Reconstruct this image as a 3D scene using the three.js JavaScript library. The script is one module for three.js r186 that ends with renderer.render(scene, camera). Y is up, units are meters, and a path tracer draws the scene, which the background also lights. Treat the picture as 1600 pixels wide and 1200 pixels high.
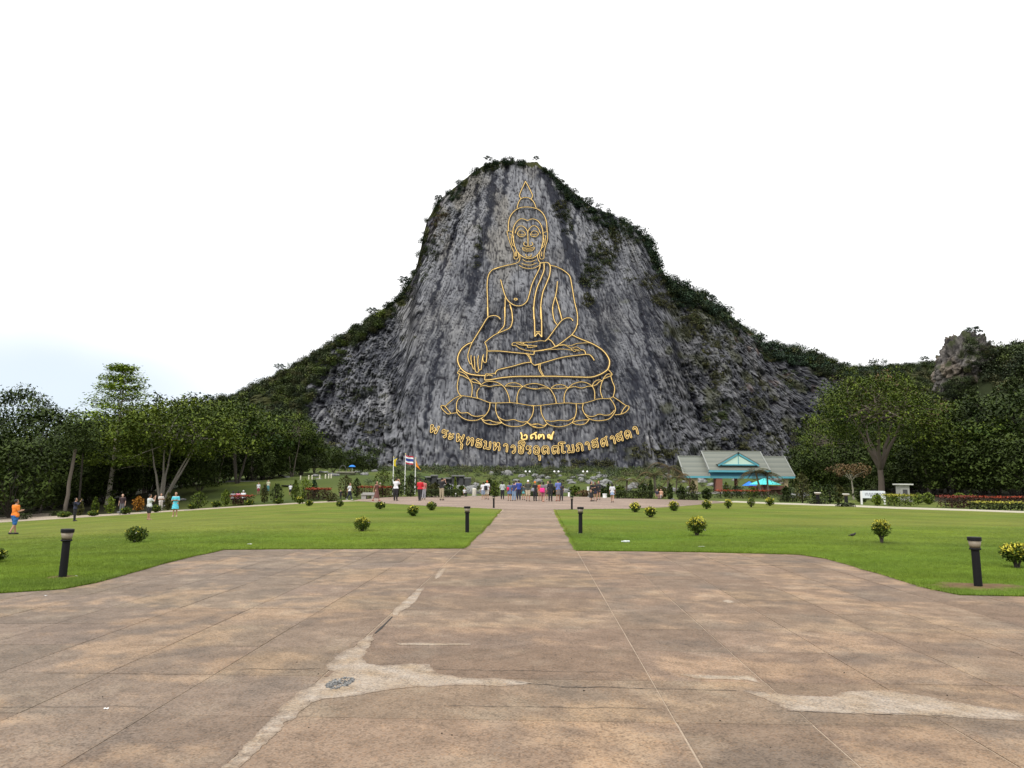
import * as THREE from 'three';
import { mergeGeometries, mergeVertices } from 'three/addons/utils/BufferGeometryUtils.js';
import { RoundedBoxGeometry } from 'three/addons/geometries/RoundedBoxGeometry.js';
import { createNoise2D, createNoise3D } from 'simplex-noise';

// ---------------------------------------------------------------- camera, sky, sun, exposure
const scene = new THREE.Scene();
const F = 1150;                                   // focal length in photograph pixels (1600 x 1200)
const camera = new THREE.PerspectiveCamera(THREE.MathUtils.radToDeg(2 * Math.atan(600 / F)), 4 / 3, 0.1, 6000);
camera.rotation.order = 'YXZ';
camera.position.set(0, 1.65, 0);
camera.rotation.set(Math.atan(150 / F), 0, THREE.MathUtils.degToRad(0.35));
camera.updateMatrixWorld(true);

const renderer = new THREE.WebGLRenderer({ antialias: true });
renderer.toneMapping = THREE.LinearToneMapping;
renderer.toneMappingExposure = 1.5;
renderer.shadowMap.enabled = true;
renderer.setSize(1024, 768);

const mul32 = (a) => () => { a |= 0; a = (a + 0x6d2b79f5) | 0; let t = Math.imul(a ^ (a >>> 15), 1 | a); t = (t + Math.imul(t ^ (t >>> 7), 61 | t)) ^ t; return ((t ^ (t >>> 14)) >>> 0) / 4294967296; };
let rnd = mul32(7);
const rr = (a, b) => a + (b - a) * rnd();
const n2 = createNoise2D(mul32(11)), n3 = createNoise3D(mul32(12));
const { clamp, lerp } = THREE.MathUtils;
const ss = (a, b, x) => { const t = clamp((x - a) / (b - a), 0, 1); return t * t * (3 - 2 * t); };
const fbm = (x, y, o = 4) => { let s = 0, a = 0.5; for (let i = 0; i < o; i++) { s += a * n2(x, y); x = x * 2.03 + 17.1; y = y * 2.03 - 9.7; a *= 0.5; } return s; };
const fbm3 = (x, y, z, o = 3) => { let s = 0, a = 0.5; for (let i = 0; i < o; i++) { s += a * n3(x, y, z); x = x * 2.03 + 7.1; y = y * 2.03 - 9.7; z = z * 2.03 + 3.3; a *= 0.5; } return s; };
const V = (x, y, z) => new THREE.Vector3(x, y, z);

{ // bright overcast sky, thinner and faintly blue near the horizon
  const W = 1024, Hh = 512, data = new Float32Array(W * Hh * 4);
  for (let r = 0; r < Hh; r++) for (let c = 0; c < W; c++) {
    const up = ((r + 0.5) / Hh - 0.5) * Math.PI, az = ((c + 0.5) / W - 0.5) * 2 * Math.PI;
    const y = Math.sin(up), x = Math.cos(up) * Math.cos(az), z = Math.cos(up) * Math.sin(az);
    const cloud = fbm3(x * 2.2, y * 5, z * 2.2, 4);
    let L = 0.82 + 0.42 * Math.max(0, y) + 0.12 * cloud;
    const thin = ss(0.2, 0.05, y) * ss(-0.42, 0.12, fbm3(x * 1.3 + 9, y * 8, z * 1.3, 3));
    const gap = 0.85 * ss(0.955, 0.995, (x * -0.56 + y * 0.1 + z * -0.82)) * ss(0.2, 0.1, y + 0.03 * cloud);
    const k = [1, 1, 1.01].map((v, i) => lerp(v * L, [0.5, 0.585, 0.665][i], Math.max(thin * 0.6, gap)));
    const g = ss(0.0, -0.03, y);
    const o = (r * W + c) * 4;
    for (let i = 0; i < 3; i++) data[o + i] = lerp(k[i], [0.16, 0.17, 0.12][i], g);
    data[o + 3] = 1;
  }
  const t = new THREE.DataTexture(data, W, Hh, THREE.RGBAFormat, THREE.FloatType);
  t.mapping = THREE.EquirectangularReflectionMapping; t.magFilter = t.minFilter = THREE.LinearFilter; t.needsUpdate = true;
  scene.background = t; scene.environment = t;
}
const sun = new THREE.DirectionalLight(new THREE.Color(1, 0.96, 0.9), 1.45);
sun.position.set(-150, 330, 60); sun.target.position.set(0, 20, -150);
sun.castShadow = true; sun.shadow.radius = 20; sun.shadow.mapSize.set(4096, 4096);
Object.assign(sun.shadow.camera, { left: -330, right: 330, top: 330, bottom: -330, near: 1, far: 900 });
scene.add(sun, sun.target);

// ---------------------------------------------------------------- helpers
const names = new Map();
function numbered(n) { const k = names.get(n) ?? 0; names.set(n, k + 1); return k ? n + '_' + String(k).padStart(3, '0') : n; }
function shade(o) { o.traverse((m) => { if (m.isMesh) { m.castShadow = true; m.receiveShadow = true; } }); return o; }
function tag(o, label, category, group) { o.userData.label = label; o.userData.category = category; if (group) o.userData.group = group; return o; }
function thing(name, label, category, p, yaw = 0, group) { const g = new THREE.Group(); g.name = numbered(name); g.position.copy(p); g.rotation.y = yaw; tag(g, label, category, group); scene.add(g); return g; }
function part(name, geo, mat, parent, label) { const m = new THREE.Mesh(geo, mat); m.name = name; m.castShadow = m.receiveShadow = true; if (label) m.userData.label = label; parent.add(m); return m; }
function solo(name, geo, mat, label, category, group) { const m = part(numbered(name), geo, mat, scene); tag(m, label, category, group); return m; }
function struct(name, geo, mat, parent = scene) { const m = part(parent === scene ? numbered(name) : name, geo, mat, parent); if (parent === scene) m.userData.kind = 'structure'; return m; }
const lin = (r, g, b) => new THREE.Color().setRGB(r, g, b);
const M = (c, o = {}) => new THREE.MeshStandardMaterial({ color: Array.isArray(c) ? lin(...c) : c, roughness: 0.85, ...o });
const VC = (o = {}) => new THREE.MeshPhysicalMaterial({ vertexColors: true, roughness: 0.95, specularIntensity: 0.25, ...o });
const merge = (l) => mergeGeometries(l.map((g) => { const h = g.index ? g.toNonIndexed() : g; for (const k of Object.keys(h.attributes)) if (!['position', 'normal', 'uv', 'color'].includes(k)) h.deleteAttribute(k); return h; }));
const mergeP = (l) => mergeGeometries(l.map((g) => { const h = g.index ? g.toNonIndexed() : g; for (const k of Object.keys(h.attributes)) if (!['position', 'normal'].includes(k)) h.deleteAttribute(k); return h; }));
const box = (w, h, d, x = 0, y = 0, z = 0) => new THREE.BoxGeometry(w, h, d).translate(x, y, z);
const rbox = (w, h, d, r, x = 0, y = 0, z = 0) => new RoundedBoxGeometry(w, h, d, 2, r).translate(x, y, z);
const cyl = (r0, r1, h, x = 0, y = 0, z = 0, n = 20) => new THREE.CylinderGeometry(r1, r0, h, n).translate(x, y + h / 2, z);
function geoFrom(pos, idx, col, uv) {
  const g = new THREE.BufferGeometry();
  g.setAttribute('position', new THREE.BufferAttribute(new Float32Array(pos), 3));
  if (col) g.setAttribute('color', new THREE.BufferAttribute(new Float32Array(col), 3));
  if (uv) g.setAttribute('uv', new THREE.BufferAttribute(new Float32Array(uv), 2));
  if (idx) g.setIndex(idx.length > 0 && idx.BYTES_PER_ELEMENT ? new THREE.BufferAttribute(idx, 1) : idx);
  g.computeVertexNormals();
  return g;
}
// a tapered tube through points with a radius at each
function limb(pts, radii, n = 7, closed = true) {
  const pos = [], idx = [], up = V(0.13, 0.2, 0.97);
  for (let i = 0; i < pts.length; i++) {
    const t = V().subVectors(pts[Math.min(i + 1, pts.length - 1)], pts[Math.max(i - 1, 0)]).normalize();
    const a = V().crossVectors(t, Math.abs(t.dot(up)) > 0.95 ? V(1, 0, 0) : up).normalize(), b = V().crossVectors(t, a);
    for (let k = 0; k < n; k++) { const f = (k / n) * 6.2832, r = radii[i]; pos.push(pts[i].x + (a.x * Math.cos(f) + b.x * Math.sin(f)) * r, pts[i].y + (a.y * Math.cos(f) + b.y * Math.sin(f)) * r, pts[i].z + (a.z * Math.cos(f) + b.z * Math.sin(f)) * r); }
  }
  for (let i = 0; i + 1 < pts.length; i++) for (let k = 0; k < n; k++) { const a = i * n + k, b = i * n + (k + 1) % n; idx.push(a, b, a + n, b, b + n, a + n); }
  if (closed) for (let k = 1; k + 1 < n; k++) { const e = (pts.length - 1) * n; idx.push(0, k + 1, k, e, e + k, e + k + 1); }
  return geoFrom(pos, idx);
}
// naive surface nets over a signed distance function
function nets(f, lo, hi, cell) {
  const nx = Math.ceil((hi[0] - lo[0]) / cell) + 1, ny = Math.ceil((hi[1] - lo[1]) / cell) + 1, nz = Math.ceil((hi[2] - lo[2]) / cell) + 1;
  const val = new Float32Array(nx * ny * nz), at = (i, j, k) => i + nx * (j + ny * k), vid = new Int32Array(nx * ny * nz).fill(-1), pos = [], idx = [];
  for (let k = 0; k < nz; k++) for (let j = 0; j < ny; j++) for (let i = 0; i < nx; i++) val[at(i, j, k)] = f(lo[0] + i * cell, lo[1] + j * cell, lo[2] + k * cell);
  for (let k = 0; k < nz - 1; k++) for (let j = 0; j < ny - 1; j++) for (let i = 0; i < nx - 1; i++) {
    let inside = 0, sx = 0, sy = 0, sz = 0, c = 0;
    const v = []; for (let q = 0; q < 8; q++) { const d = val[at(i + (q & 1), j + ((q >> 1) & 1), k + (q >> 2))]; v.push(d); if (d < 0) inside++; }
    if (!inside || inside === 8) continue;
    for (let q = 0; q < 8; q++) for (const b of [1, 2, 4]) if (!(q & b)) { const A = v[q], B = v[q | b]; if (A < 0 !== B < 0) { const t = A / (A - B); sx += (q & 1) + (b === 1 ? t : 0); sy += ((q >> 1) & 1) + (b === 2 ? t : 0); sz += (q >> 2) + (b === 4 ? t : 0); c++; } }
    vid[at(i, j, k)] = pos.length / 3; pos.push(lo[0] + (i + sx / c) * cell, lo[1] + (j + sy / c) * cell, lo[2] + (k + sz / c) * cell);
  }
  for (let k = 1; k < nz - 1; k++) for (let j = 1; j < ny - 1; j++) for (let i = 1; i < nx - 1; i++) {
    const s = val[at(i, j, k)] < 0;
    const quad = (a, b, c, d, flip) => { if (a < 0 || b < 0 || c < 0 || d < 0) return; flip ? idx.push(a, b, c, a, c, d) : idx.push(a, c, b, a, d, c); };
    if (s !== val[at(i + 1, j, k)] < 0) quad(vid[at(i, j - 1, k - 1)], vid[at(i, j, k - 1)], vid[at(i, j, k)], vid[at(i, j - 1, k)], s);
    if (s !== val[at(i, j + 1, k)] < 0) quad(vid[at(i - 1, j, k - 1)], vid[at(i - 1, j, k)], vid[at(i, j, k)], vid[at(i, j, k - 1)], s);
    if (s !== val[at(i, j, k + 1)] < 0) quad(vid[at(i - 1, j - 1, k)], vid[at(i, j - 1, k)], vid[at(i, j, k)], vid[at(i - 1, j, k)], s);
  }
  return geoFrom(pos, idx);
}
function dataTex(n, fn, o = {}) {
  const d = new Uint8Array(n * n * 4);
  for (let y = 0; y < n; y++) for (let x = 0; x < n; x++) { const c = fn(x / n, y / n, x, y), i = (y * n + x) * 4; d[i] = clamp(c[0], 0, 1) * 255; d[i + 1] = clamp(c[1], 0, 1) * 255; d[i + 2] = clamp(c[2], 0, 1) * 255; d[i + 3] = 255; }
  const t = new THREE.DataTexture(d, n, n); t.wrapS = t.wrapT = THREE.RepeatWrapping; t.magFilter = THREE.LinearFilter; t.minFilter = THREE.LinearMipmapLinearFilter; t.generateMipmaps = true; t.needsUpdate = true; Object.assign(t, o); return t;
}
const tn = (u, v, f, s = 0) => { const a = u * 6.28318, b = v * 6.28318, r = f / 6.28318; return n3(Math.cos(a) * r + s, Math.sin(a) * r + Math.cos(b) * r * 1.3, Math.sin(b) * r * 1.3 - s); };  // noise that tiles

// ---------------------------------------------------------------- the lie of the land (d = metres ahead of the camera)
function H(x, d) {
  const drop = 0.065 * 2.5 * Math.log1p(Math.exp(clamp((-x - 10) / 2.5, -30, 30))) * (1 - ss(75, 190, d)) * ss(-5, 10, d);
  const bank = 1.9 * ss(72, 98, d) * (1 - ss(130, 190, d)) * ss(-56, -42, x) * (1 - ss(-20, -12, x));
  const start = 67 + 48 * ss(14, 30, x), rise = Math.max(0, d - start) / (330 - start) * 6.2;
  return bank - Math.min(drop, 2.6) + Math.min(rise, 9) + (d > start + 4 ? 0.25 * n2(x * 0.06, d * 0.06) * ss(start + 4, start + 30, d) : 0);
}
const ray = (px, py) => V((px - 800) / F, (600 - py) / F, -1).applyQuaternion(camera.quaternion);
const onRay = (px, py, d) => { const r = ray(px, py); return r.multiplyScalar(-d / r.z).add(camera.position); };     // the point at d metres ahead
function G(px, py, lift = 0) {   // where that line of sight meets the ground
  const r = ray(px, py); r.multiplyScalar(-1 / r.z);
  let a = 2, b = 2; for (; b < 500; b += 0.5) { if (1.65 + r.y * b < H(r.x * b, b)) break; a = b; }
  for (let i = 0; i < 30; i++) { const m = (a + b) / 2; if (1.65 + r.y * m < H(r.x * m, m)) b = m; else a = m; }
  return V(r.x * a, H(r.x * a, a) + lift, -a);
}
const at = (x, d, lift = 0) => V(x, H(x, d) + lift, -d);
const standAt = (px, d, lift = 0) => { const r = ray(px, 760); return at((r.x / -r.z) * d, d, lift); };           // on the ground d metres ahead, below that column
const hAt = (px, py, p) => onRay(px, py, -p.z).y - p.y;                                                            // how high above p the line of sight passes
const PPM = (p) => F / -p.z;
const proj = (p) => { const q = p.clone().sub(camera.position).applyQuaternion(camera.quaternion.clone().invert()); return [800 - (q.x / q.z) * F, 600 + (q.y / q.z) * F]; };
const pts = (s) => s.trim().split(/\s+/).map((q) => q.split(',').map(Number));
const inPoly = (x, y, P) => { let c = false; for (let i = 0, j = P.length - 1; i < P.length; j = i++) if (P[i][1] > y !== P[j][1] > y && x < ((P[j][0] - P[i][0]) * (y - P[i][1])) / (P[j][1] - P[i][1]) + P[i][0]) c = !c; return c; };
// a sheet over the land inside a polygon of [x, d], cut into cells
function sheet(P, cell, lift, color, edge = 0, uvScale = 1) {
  const pos = [], col = [], uv = [], idx = [];
  let x0 = 1e9, x1 = -1e9, y0 = 1e9, y1 = -1e9; for (const [x, y] of P) { x0 = Math.min(x0, x); x1 = Math.max(x1, x); y0 = Math.min(y0, y); y1 = Math.max(y1, y); }
  const cut = (Q, k, v, keep) => { const R = []; for (let i = 0; i < Q.length; i++) { const A = Q[i], B = Q[(i + 1) % Q.length], a = keep * (A[k] - v) >= 0, b = keep * (B[k] - v) >= 0; if (a) R.push(A); if (a !== b) { const t = (v - A[k]) / (B[k] - A[k]); R.push([A[0] + t * (B[0] - A[0]), A[1] + t * (B[1] - A[1])]); } } return R; };
  const put = (x, d, dy = 0) => { pos.push(x, H(x, d) + lift - dy, -d); col.push(...color(x, d)); uv.push(x * uvScale, d * uvScale); return pos.length / 3 - 1; };
  for (let x = Math.floor(x0 / cell) * cell; x < x1; x += cell) {
    const S = cut(cut(P, 0, x, 1), 0, x + cell, -1); if (S.length < 3) continue;
    for (let y = Math.floor(y0 / cell) * cell; y < y1; y += cell) {
      let Q = cut(cut(S, 1, y, 1), 1, y + cell, -1); Q = Q.filter((p, i) => { const q = Q[(i + 1) % Q.length]; return Math.hypot(p[0] - q[0], p[1] - q[1]) > 1e-5; });
      if (Q.length < 3) continue;
      const v = Q.map(([a, b]) => put(a, b)), tri = THREE.ShapeUtils.triangulateShape(Q.map(([a, b]) => new THREE.Vector2(a, b)), []);
      for (const [a, b, c] of tri) { const cr = (Q[b][0] - Q[a][0]) * (Q[c][1] - Q[a][1]) - (Q[b][1] - Q[a][1]) * (Q[c][0] - Q[a][0]); cr > 0 ? idx.push(v[a], v[b], v[c]) : idx.push(v[a], v[c], v[b]); }
    }
  }
  if (edge) { const n = P.length; for (let i = 0; i < n; i++) { const A = P[i], B = P[(i + 1) % n], s = Math.max(1, Math.ceil(Math.hypot(A[0] - B[0], A[1] - B[1]) / cell)); for (let k = 0; k < s; k++) { const q = (t) => [lerp(A[0], B[0], t), lerp(A[1], B[1], t)], a = q(k / s), b = q((k + 1) / s), v = [put(...a), put(...b), put(...b, edge), put(...a, edge)]; idx.push(v[0], v[1], v[2], v[0], v[2], v[3]); } } }
  return geoFrom(pos, idx, col, uv);
}
const XD = (s, lift) => pts(s).map(([a, b]) => { const g = G(a, b); return [g.x, -g.z]; });   // pixel outline to a ground outline in metres
function wobble(P, step, amp) { const R = []; P.forEach((A, i) => { const B = P[(i + 1) % P.length], L = Math.hypot(A[0] - B[0], A[1] - B[1]), n = Math.max(1, Math.min(40, Math.round(L / step))); for (let k = 0; k < n; k++) { const t = k / n; R.push([lerp(A[0], B[0], t) + (k ? amp * n2(i * 3.1 + t * n * 0.7, 4) : 0), lerp(A[1], B[1], t) + (k ? amp * n2(i * 3.1 + t * n * 0.7, 9) : 0)]); } }); return R; }

// ---------------------------------------------------------------- ground, lawns, paving
const soilTex = dataTex(512, (u, v, x, y) => { const a = 0.8 + 0.2 * tn(u, v, 40) + 0.12 * tn(u, v, 130, 5); return [a, a * 0.98, a * 0.92]; });
{ // one ground sheet out to the horizon: rough grass and soil
  const xs = [0], ds = []; for (let s = 2; xs[xs.length - 1] < 3500;) { xs.push(xs[xs.length - 1] + s); if (xs[xs.length - 1] > 130) s *= 1.35; }
  const X = [...xs.slice(1).reverse().map((v) => -v), ...xs];
  for (let d = -10; d < 340; d += 2) ds.push(d); for (let s = 3, d = 341; d < 3500; s *= 1.35) { d += s; ds.push(d); } const back = []; for (let s = 3, d = -12; d > -3500; s *= 1.35) { back.unshift(d); d -= s; }
  const D = [...back, ...ds], pos = [], col = [], uv = [], idx = [], w = X.length;
  for (const d of D) for (const x of X) {
    pos.push(x, H(x, d) - 0.07, -d); uv.push(x / 3, d / 3);
    const t = clamp(0.5 + 0.9 * fbm(x * 0.05, d * 0.05, 4), 0, 1), g = clamp(0.5 + 0.9 * fbm(x * 0.3 + 50, d * 0.3, 3), 0, 1);
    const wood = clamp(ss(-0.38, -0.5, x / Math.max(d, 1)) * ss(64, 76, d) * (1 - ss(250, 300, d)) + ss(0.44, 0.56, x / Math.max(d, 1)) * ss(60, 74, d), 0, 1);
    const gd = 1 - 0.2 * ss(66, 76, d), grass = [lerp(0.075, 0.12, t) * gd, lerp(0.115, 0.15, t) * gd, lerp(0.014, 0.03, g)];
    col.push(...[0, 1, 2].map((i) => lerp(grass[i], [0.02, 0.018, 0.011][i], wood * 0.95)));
  }
  for (let j = 0; j + 1 < D.length; j++) for (let i = 0; i + 1 < w; i++) { const a = j * w + i; idx.push(a, a + 1, a + w, a + 1, a + w + 1, a + w); }
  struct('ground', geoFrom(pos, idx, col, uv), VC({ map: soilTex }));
}
const grassTex = dataTex(1024, (u, v, x, y) => { const a = 0.82 + 0.16 * tn(u, v, 60) + 0.2 * tn(u, v, 200, 3) + 0.1 * (rnd() - 0.5), b = tn(u, v, 25, 8); return [a * (0.98 + 0.12 * b), a, a * (0.9 - 0.1 * b)]; });
const grassMat = VC({ map: grassTex, bumpMap: grassTex, bumpScale: 0.02, roughness: 0.95 });
function grassColor(x, d) {
  const t = clamp(0.5 + 0.8 * fbm(x * 0.09, d * 0.16, 4), 0, 1), s = clamp(0.5 + 0.9 * fbm(x * 0.5 + 30, d * 0.9, 3), 0, 1), dry = clamp(0.5 + 1.1 * fbm(x * 0.045 + 80, d * 0.13 + 4, 3), 0, 1) * ss(14, 34, d) * 0.95 + 0.1 * ss(20, 40, d) + 0.3 * ss(4, 16, Math.abs(x)) * ss(12, 25, d);
  const c = [lerp(0.08, 0.118, t), lerp(0.14, 0.18, t), lerp(0.006, 0.013, s)];
  return c.map((v, i) => lerp(v, [0.18, 0.19, 0.036][i], clamp(dry, 0, 1) * 0.75) * lerp(0.84, 1.12, s) * (1 + 0.16 * n2(x * 0.22, d * 0.5)));
}
const leftLawn = [...XD('0,927 97,921 150,911 200,897 280,875 350,859 560,858 725,857'), ...XD('757,826 783,797 735,794.5 680,792 600,787 560,783.5 545,784 470,787.5 400,791.5 330,796 260,800.5 180,806 90,811.5 0,817'), [-58, 62], [-62, 20], [-30, 10.6], [-11, 10.7]];
const rightLawn = [...XD('900,860.5 1100,863 1250,867 1290,873 1330,884 1400,905 1450,920 1500,930 1600,932'), [20, 10.6], [60, 14], [60, 26], ...XD('1600,802 1520,799 1400,795.5 1300,791 1220,788.5 1150,785.5 1110,787.5 1060,792 1010,794.5 985,796 930,796.5 866,797.5')];
const lawnL = wobble(leftLawn, 0.7, 0.05), lawnR = wobble(rightLawn, 0.7, 0.05);
struct('lawn', sheet(lawnL, 1, 0.022, grassColor, 0.08, 0.25), grassMat);
struct('lawn', sheet(lawnR, 1, 0.022, grassColor, 0.08, 0.25), grassMat);

const speckle = (() => { // exposed aggregate: grains about a centimetre across in several tones
  const n = 1024, g = new Float32Array(n * n), R = mul32(5); for (let i = 0; i < n * n; i++) g[i] = R();
  const at = (x, y, s) => g[((Math.floor(y / s) * 131 + s * 7) % n) * n + ((Math.floor(x / s) * 17 + s * 3) % n)];
  return dataTex(n, (u, v, x, y) => { const j = 1.2 * n2(x * 0.35, y * 0.35), q = 1.2 * n2(x * 0.35 + 50, y * 0.35), r = at(clamp(x + j, 0, n - 1), clamp(y + q, 0, n - 1), 4), r2 = at(x, y, 2), a = 0.84 + 0.09 * tn(u, v, 12) + 0.08 * tn(u, v, 45, 3) + (r < 0.2 ? -0.3 : r > 0.86 ? 0.3 : 0.3 * (r - 0.5)) * 0.72 + 0.2 * (r2 - 0.5), w = r > 0.4 && r < 0.5 ? 0.09 : 0; return [a * (0.98 + w), a * 0.97, a * (0.97 - w)]; });
})();
const slabMat = VC({ map: speckle, bumpMap: speckle, bumpScale: 0.0025, roughness: 0.88 });
function pavingColor(x, d, tint = [1, 1, 1]) {
  const p = fbm(x * 0.36 + 3, d * 0.36, 6), q = fbm(x * 1.9 + 40, d * 1.9, 5), w = fbm(x * 0.13 - 8, d * 0.13, 3), s = n2(x * 13, d * 13);
  const left = ss(0.5, -5, x), tan = ss(0.0, 0.4, p + 0.6 * q + 0.12 * w), pale = ss(0.16, 0.5, fbm(x * 0.9 + 90, d * 0.9 - 20, 6)), dark = ss(0.05, 0.5, fbm(x * 0.55 - 60, d * 0.55 + 33, 6));
  let c = [lerp(0.212, 0.2, left), lerp(0.148, 0.15, left), lerp(0.104, 0.113, left)];
  c = c.map((v, i) => lerp(v, [0.315, 0.212, 0.132][i], tan * 0.6));
  c = c.map((v, i) => lerp(v, [0.34, 0.265, 0.19][i], pale * 0.28));
  c = c.map((v, i) => lerp(v, [0.145, 0.115, 0.092][i], dark * 0.5));
  const far = ss(16, 40, d);
  c = c.map((v, i) => lerp(v, [0.3, 0.225, 0.168][i] * (0.95 + 0.25 * p), far * 0.7));
  return c.map((v, i) => v * tint[i] * (1 + 0.2 * q + 0.06 * s) * [0.97, 1.015, 1.04][i]);
}
const pave = new THREE.Group(); pave.name = 'pavement'; pave.userData.kind = 'structure'; scene.add(pave);
struct('mortar_bed', sheet([[-34, -22], [34, -22], [34, 18.5], [3.4, 18.5], [3.4, 43], [-1.6, 43], [-1.6, 18.5], [-34, 18.5]], 2, -0.0045, (x, d) => { const t = 0.5 + 0.5 * n2(x * 0.9, d * 0.9); return [lerp(0.34, 0.46, t), lerp(0.265, 0.375, t), lerp(0.19, 0.29, t)]; }), VC({ map: speckle }), pave);
const SK = 0.033, uv2 = (u, v) => [u + SK * v, v - SK * u];
{ // concrete slabs laid in rows; the middle strip is the walkway
  const N = 12;
  const slab = (u0, u1, v0, v1, gu, gv) => {
    const t = 1.08 + rr(-0.13, 0.13), tint = [t * rr(0.985, 1.02), t, t * rr(0.97, 1.02)], z = rr(-0.0012, 0.0012), ta = rr(-0.0008, 0.0008), tb = rr(-0.0008, 0.0008);
    u0 += gu / 2 + rr(-0.002, 0.002); u1 -= gu / 2 + rr(-0.002, 0.002); v0 += gv / 2 + rr(-0.002, 0.002); v1 -= gv / 2 + rr(-0.002, 0.002);
    const nu = Math.max(4, Math.min(34, Math.round((u1 - u0) / 0.085))), nv = N, pos = [], col = [], uv = [], idx = [];
    const put = (a, b, y) => { const [x, d] = uv2(lerp(u0, u1, a), lerp(v0, v1, b)); pos.push(x, H(x, d) + y + z + ta * (a - 0.5) * 2 + tb * (b - 0.5) * 2, -d); const ed = Math.min(a * (u1 - u0), (1 - a) * (u1 - u0), b * (v1 - v0), (1 - b) * (v1 - v0)), k = lerp(0.96, 1, ss(0, 0.035, ed + 0.02 * n2(x * 4, d * 4))); col.push(...pavingColor(x, d, tint).map((c) => c * k)); uv.push(x / 3.2, d / 3.2); };
    for (let j = 0; j <= nv; j++) for (let i = 0; i <= nu; i++) put(i / nu, j / nv, 0);
    const w = nu + 1; for (let j = 0; j < nv; j++) for (let i = 0; i < nu; i++) { const a = j * w + i; idx.push(a, a + 1, a + w, a + 1, a + w + 1, a + w); }
    const rim = []; for (let i = 0; i <= nu; i++) rim.push([i / nu, 0]); for (let j = 1; j <= nv; j++) rim.push([1, j / nv]); for (let i = nu - 1; i >= 0; i--) rim.push([i / nu, 1]); for (let j = nv - 1; j > 0; j--) rim.push([0, j / nv]);
    const s = pos.length / 3; for (const [a, b] of rim) { put(a, b, 0); put(a, b, -0.03); } const R = rim.length;
    for (let i = 0; i < R; i++) { const a = s + i * 2, b = s + ((i + 1) % R) * 2; idx.push(a, a + 1, b, b, a + 1, b + 1); }
    part('paving_slab', geoFrom(pos, idx, col, uv), slabMat, pave);
  };
  for (let k = -6; k < 36; k++) {
    const v0 = 5.36 + 1.075 * k, v1 = v0 + 1.075; if (v1 > 43.4) break;
    if (v0 < 2.2) continue;
    slab(-1.8, 0.97, v0, v1, 0.017, k % 3 ? 0.004 : 0.009);
    if (v0 > 17.6) continue;
    for (let s = 0; s < 13; s++) { const reach = 0.73 * v1 + 0.8, a = 0.97 + s * 0.93; if (a + SK * v0 < reach && a < 9.5) slab(a, a + 0.93, v0, v1, rr(0.009, 0.015), 0.004); const b = -1.8 - s * 0.93; if (-(b + SK * v0) < reach && b > -11) slab(b - 0.93, b, v0, v1, rr(0.007, 0.014), 0.004); }
  }
}
// cement run into the broken joints, fine cracks, and the plaza beyond the lawns
const cementMat = VC({ map: speckle, roughness: 0.9, bumpMap: speckle, bumpScale: 0.002 });
const edgeOf = (P) => (x, d) => { let m = 9; for (let i = 0; i < P.length; i++) { const A = P[i], B = P[(i + 1) % P.length], bx = B[0] - A[0], by = B[1] - A[1], t = clamp(((x - A[0]) * bx + (d - A[1]) * by) / (bx * bx + by * by + 1e-9), 0, 1); m = Math.min(m, Math.hypot(x - A[0] - bx * t, d - A[1] - by * t)); } return m; };
const cementCol = (x, d) => { const t = clamp(0.5 + 0.9 * fbm(x * 2.2, d * 2.2, 4), 0, 1), s = clamp(0.5 + fbm(x * 7, d * 7, 3), 0, 1); return [lerp(0.34, 0.4, t) * lerp(0.85, 1.05, s), lerp(0.265, 0.345, t) * lerp(0.85, 1.05, s), lerp(0.185, 0.285, t) * lerp(0.85, 1.05, s)]; };
['697,888 690,889 684,893 679,904 683,905 690,899',
  '663,918 652,920 640,932 626,944 615,953 613,960 621,963 627,955 641,948 652,936',
  '584,990 572,995 560,1003 556,1011 545,1014 532,1020 520,1032 510,1045 522,1050 512,1058 498,1064 482,1075 458,1090 436,1108 410,1136 380,1165 345,1201 372,1202 400,1176 440,1140 468,1112 487,1098 505,1092 530,1090 560,1086 600,1079 650,1073 700,1071 750,1071 800,1072 835,1068 800,1062 760,1060 715,1058 685,1053 676,1046 672,1038 640,1037 600,1040 573,1037 567,1028 573,1015 579,1004',
  '616,1005 660,1004.5 700,1005.5 736,1006 736,1008.2 700,1008.4 660,1008.6 625,1008',
  '1060,1054 1100,1055 1150,1056 1176,1056 1188,1068 1168,1063 1130,1062 1090,1061',
  '1160,1079 1230,1085 1300,1089 1330,1080 1390,1079 1450,1088 1530,1104 1600,1112 1600,1127 1500,1121 1420,1118 1300,1115 1236,1112 1210,1100',
  '1128,940 1135,937 1142,938 1150,942 1138,942.5'].forEach((s, n) => { const O = wobble(wobble(XD(s), 0.14, n === 2 || n === 5 ? 0.035 : 0.015), 0.035, n === 2 || n === 5 ? 0.014 : 0.006), fe = n === 2 || n === 5 ? 0.045 : 0.008, E = edgeOf(O); struct('cement_patch', sheet(O, 0.06, 0.0028, (x, d) => { const c = cementCol(x, d), p = pavingColor(x, d), k = Math.max(0.35, ss(0.0, fe, E(x, d) + fe * (0.7 * n2(x * 9, d * 9) + 0.45 * n2(x * 31, d * 31)))); return c.map((v, i) => lerp(p[i] * 1.04, v, k)); }, 0.012, 0.31), cementMat, pave); });
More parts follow.
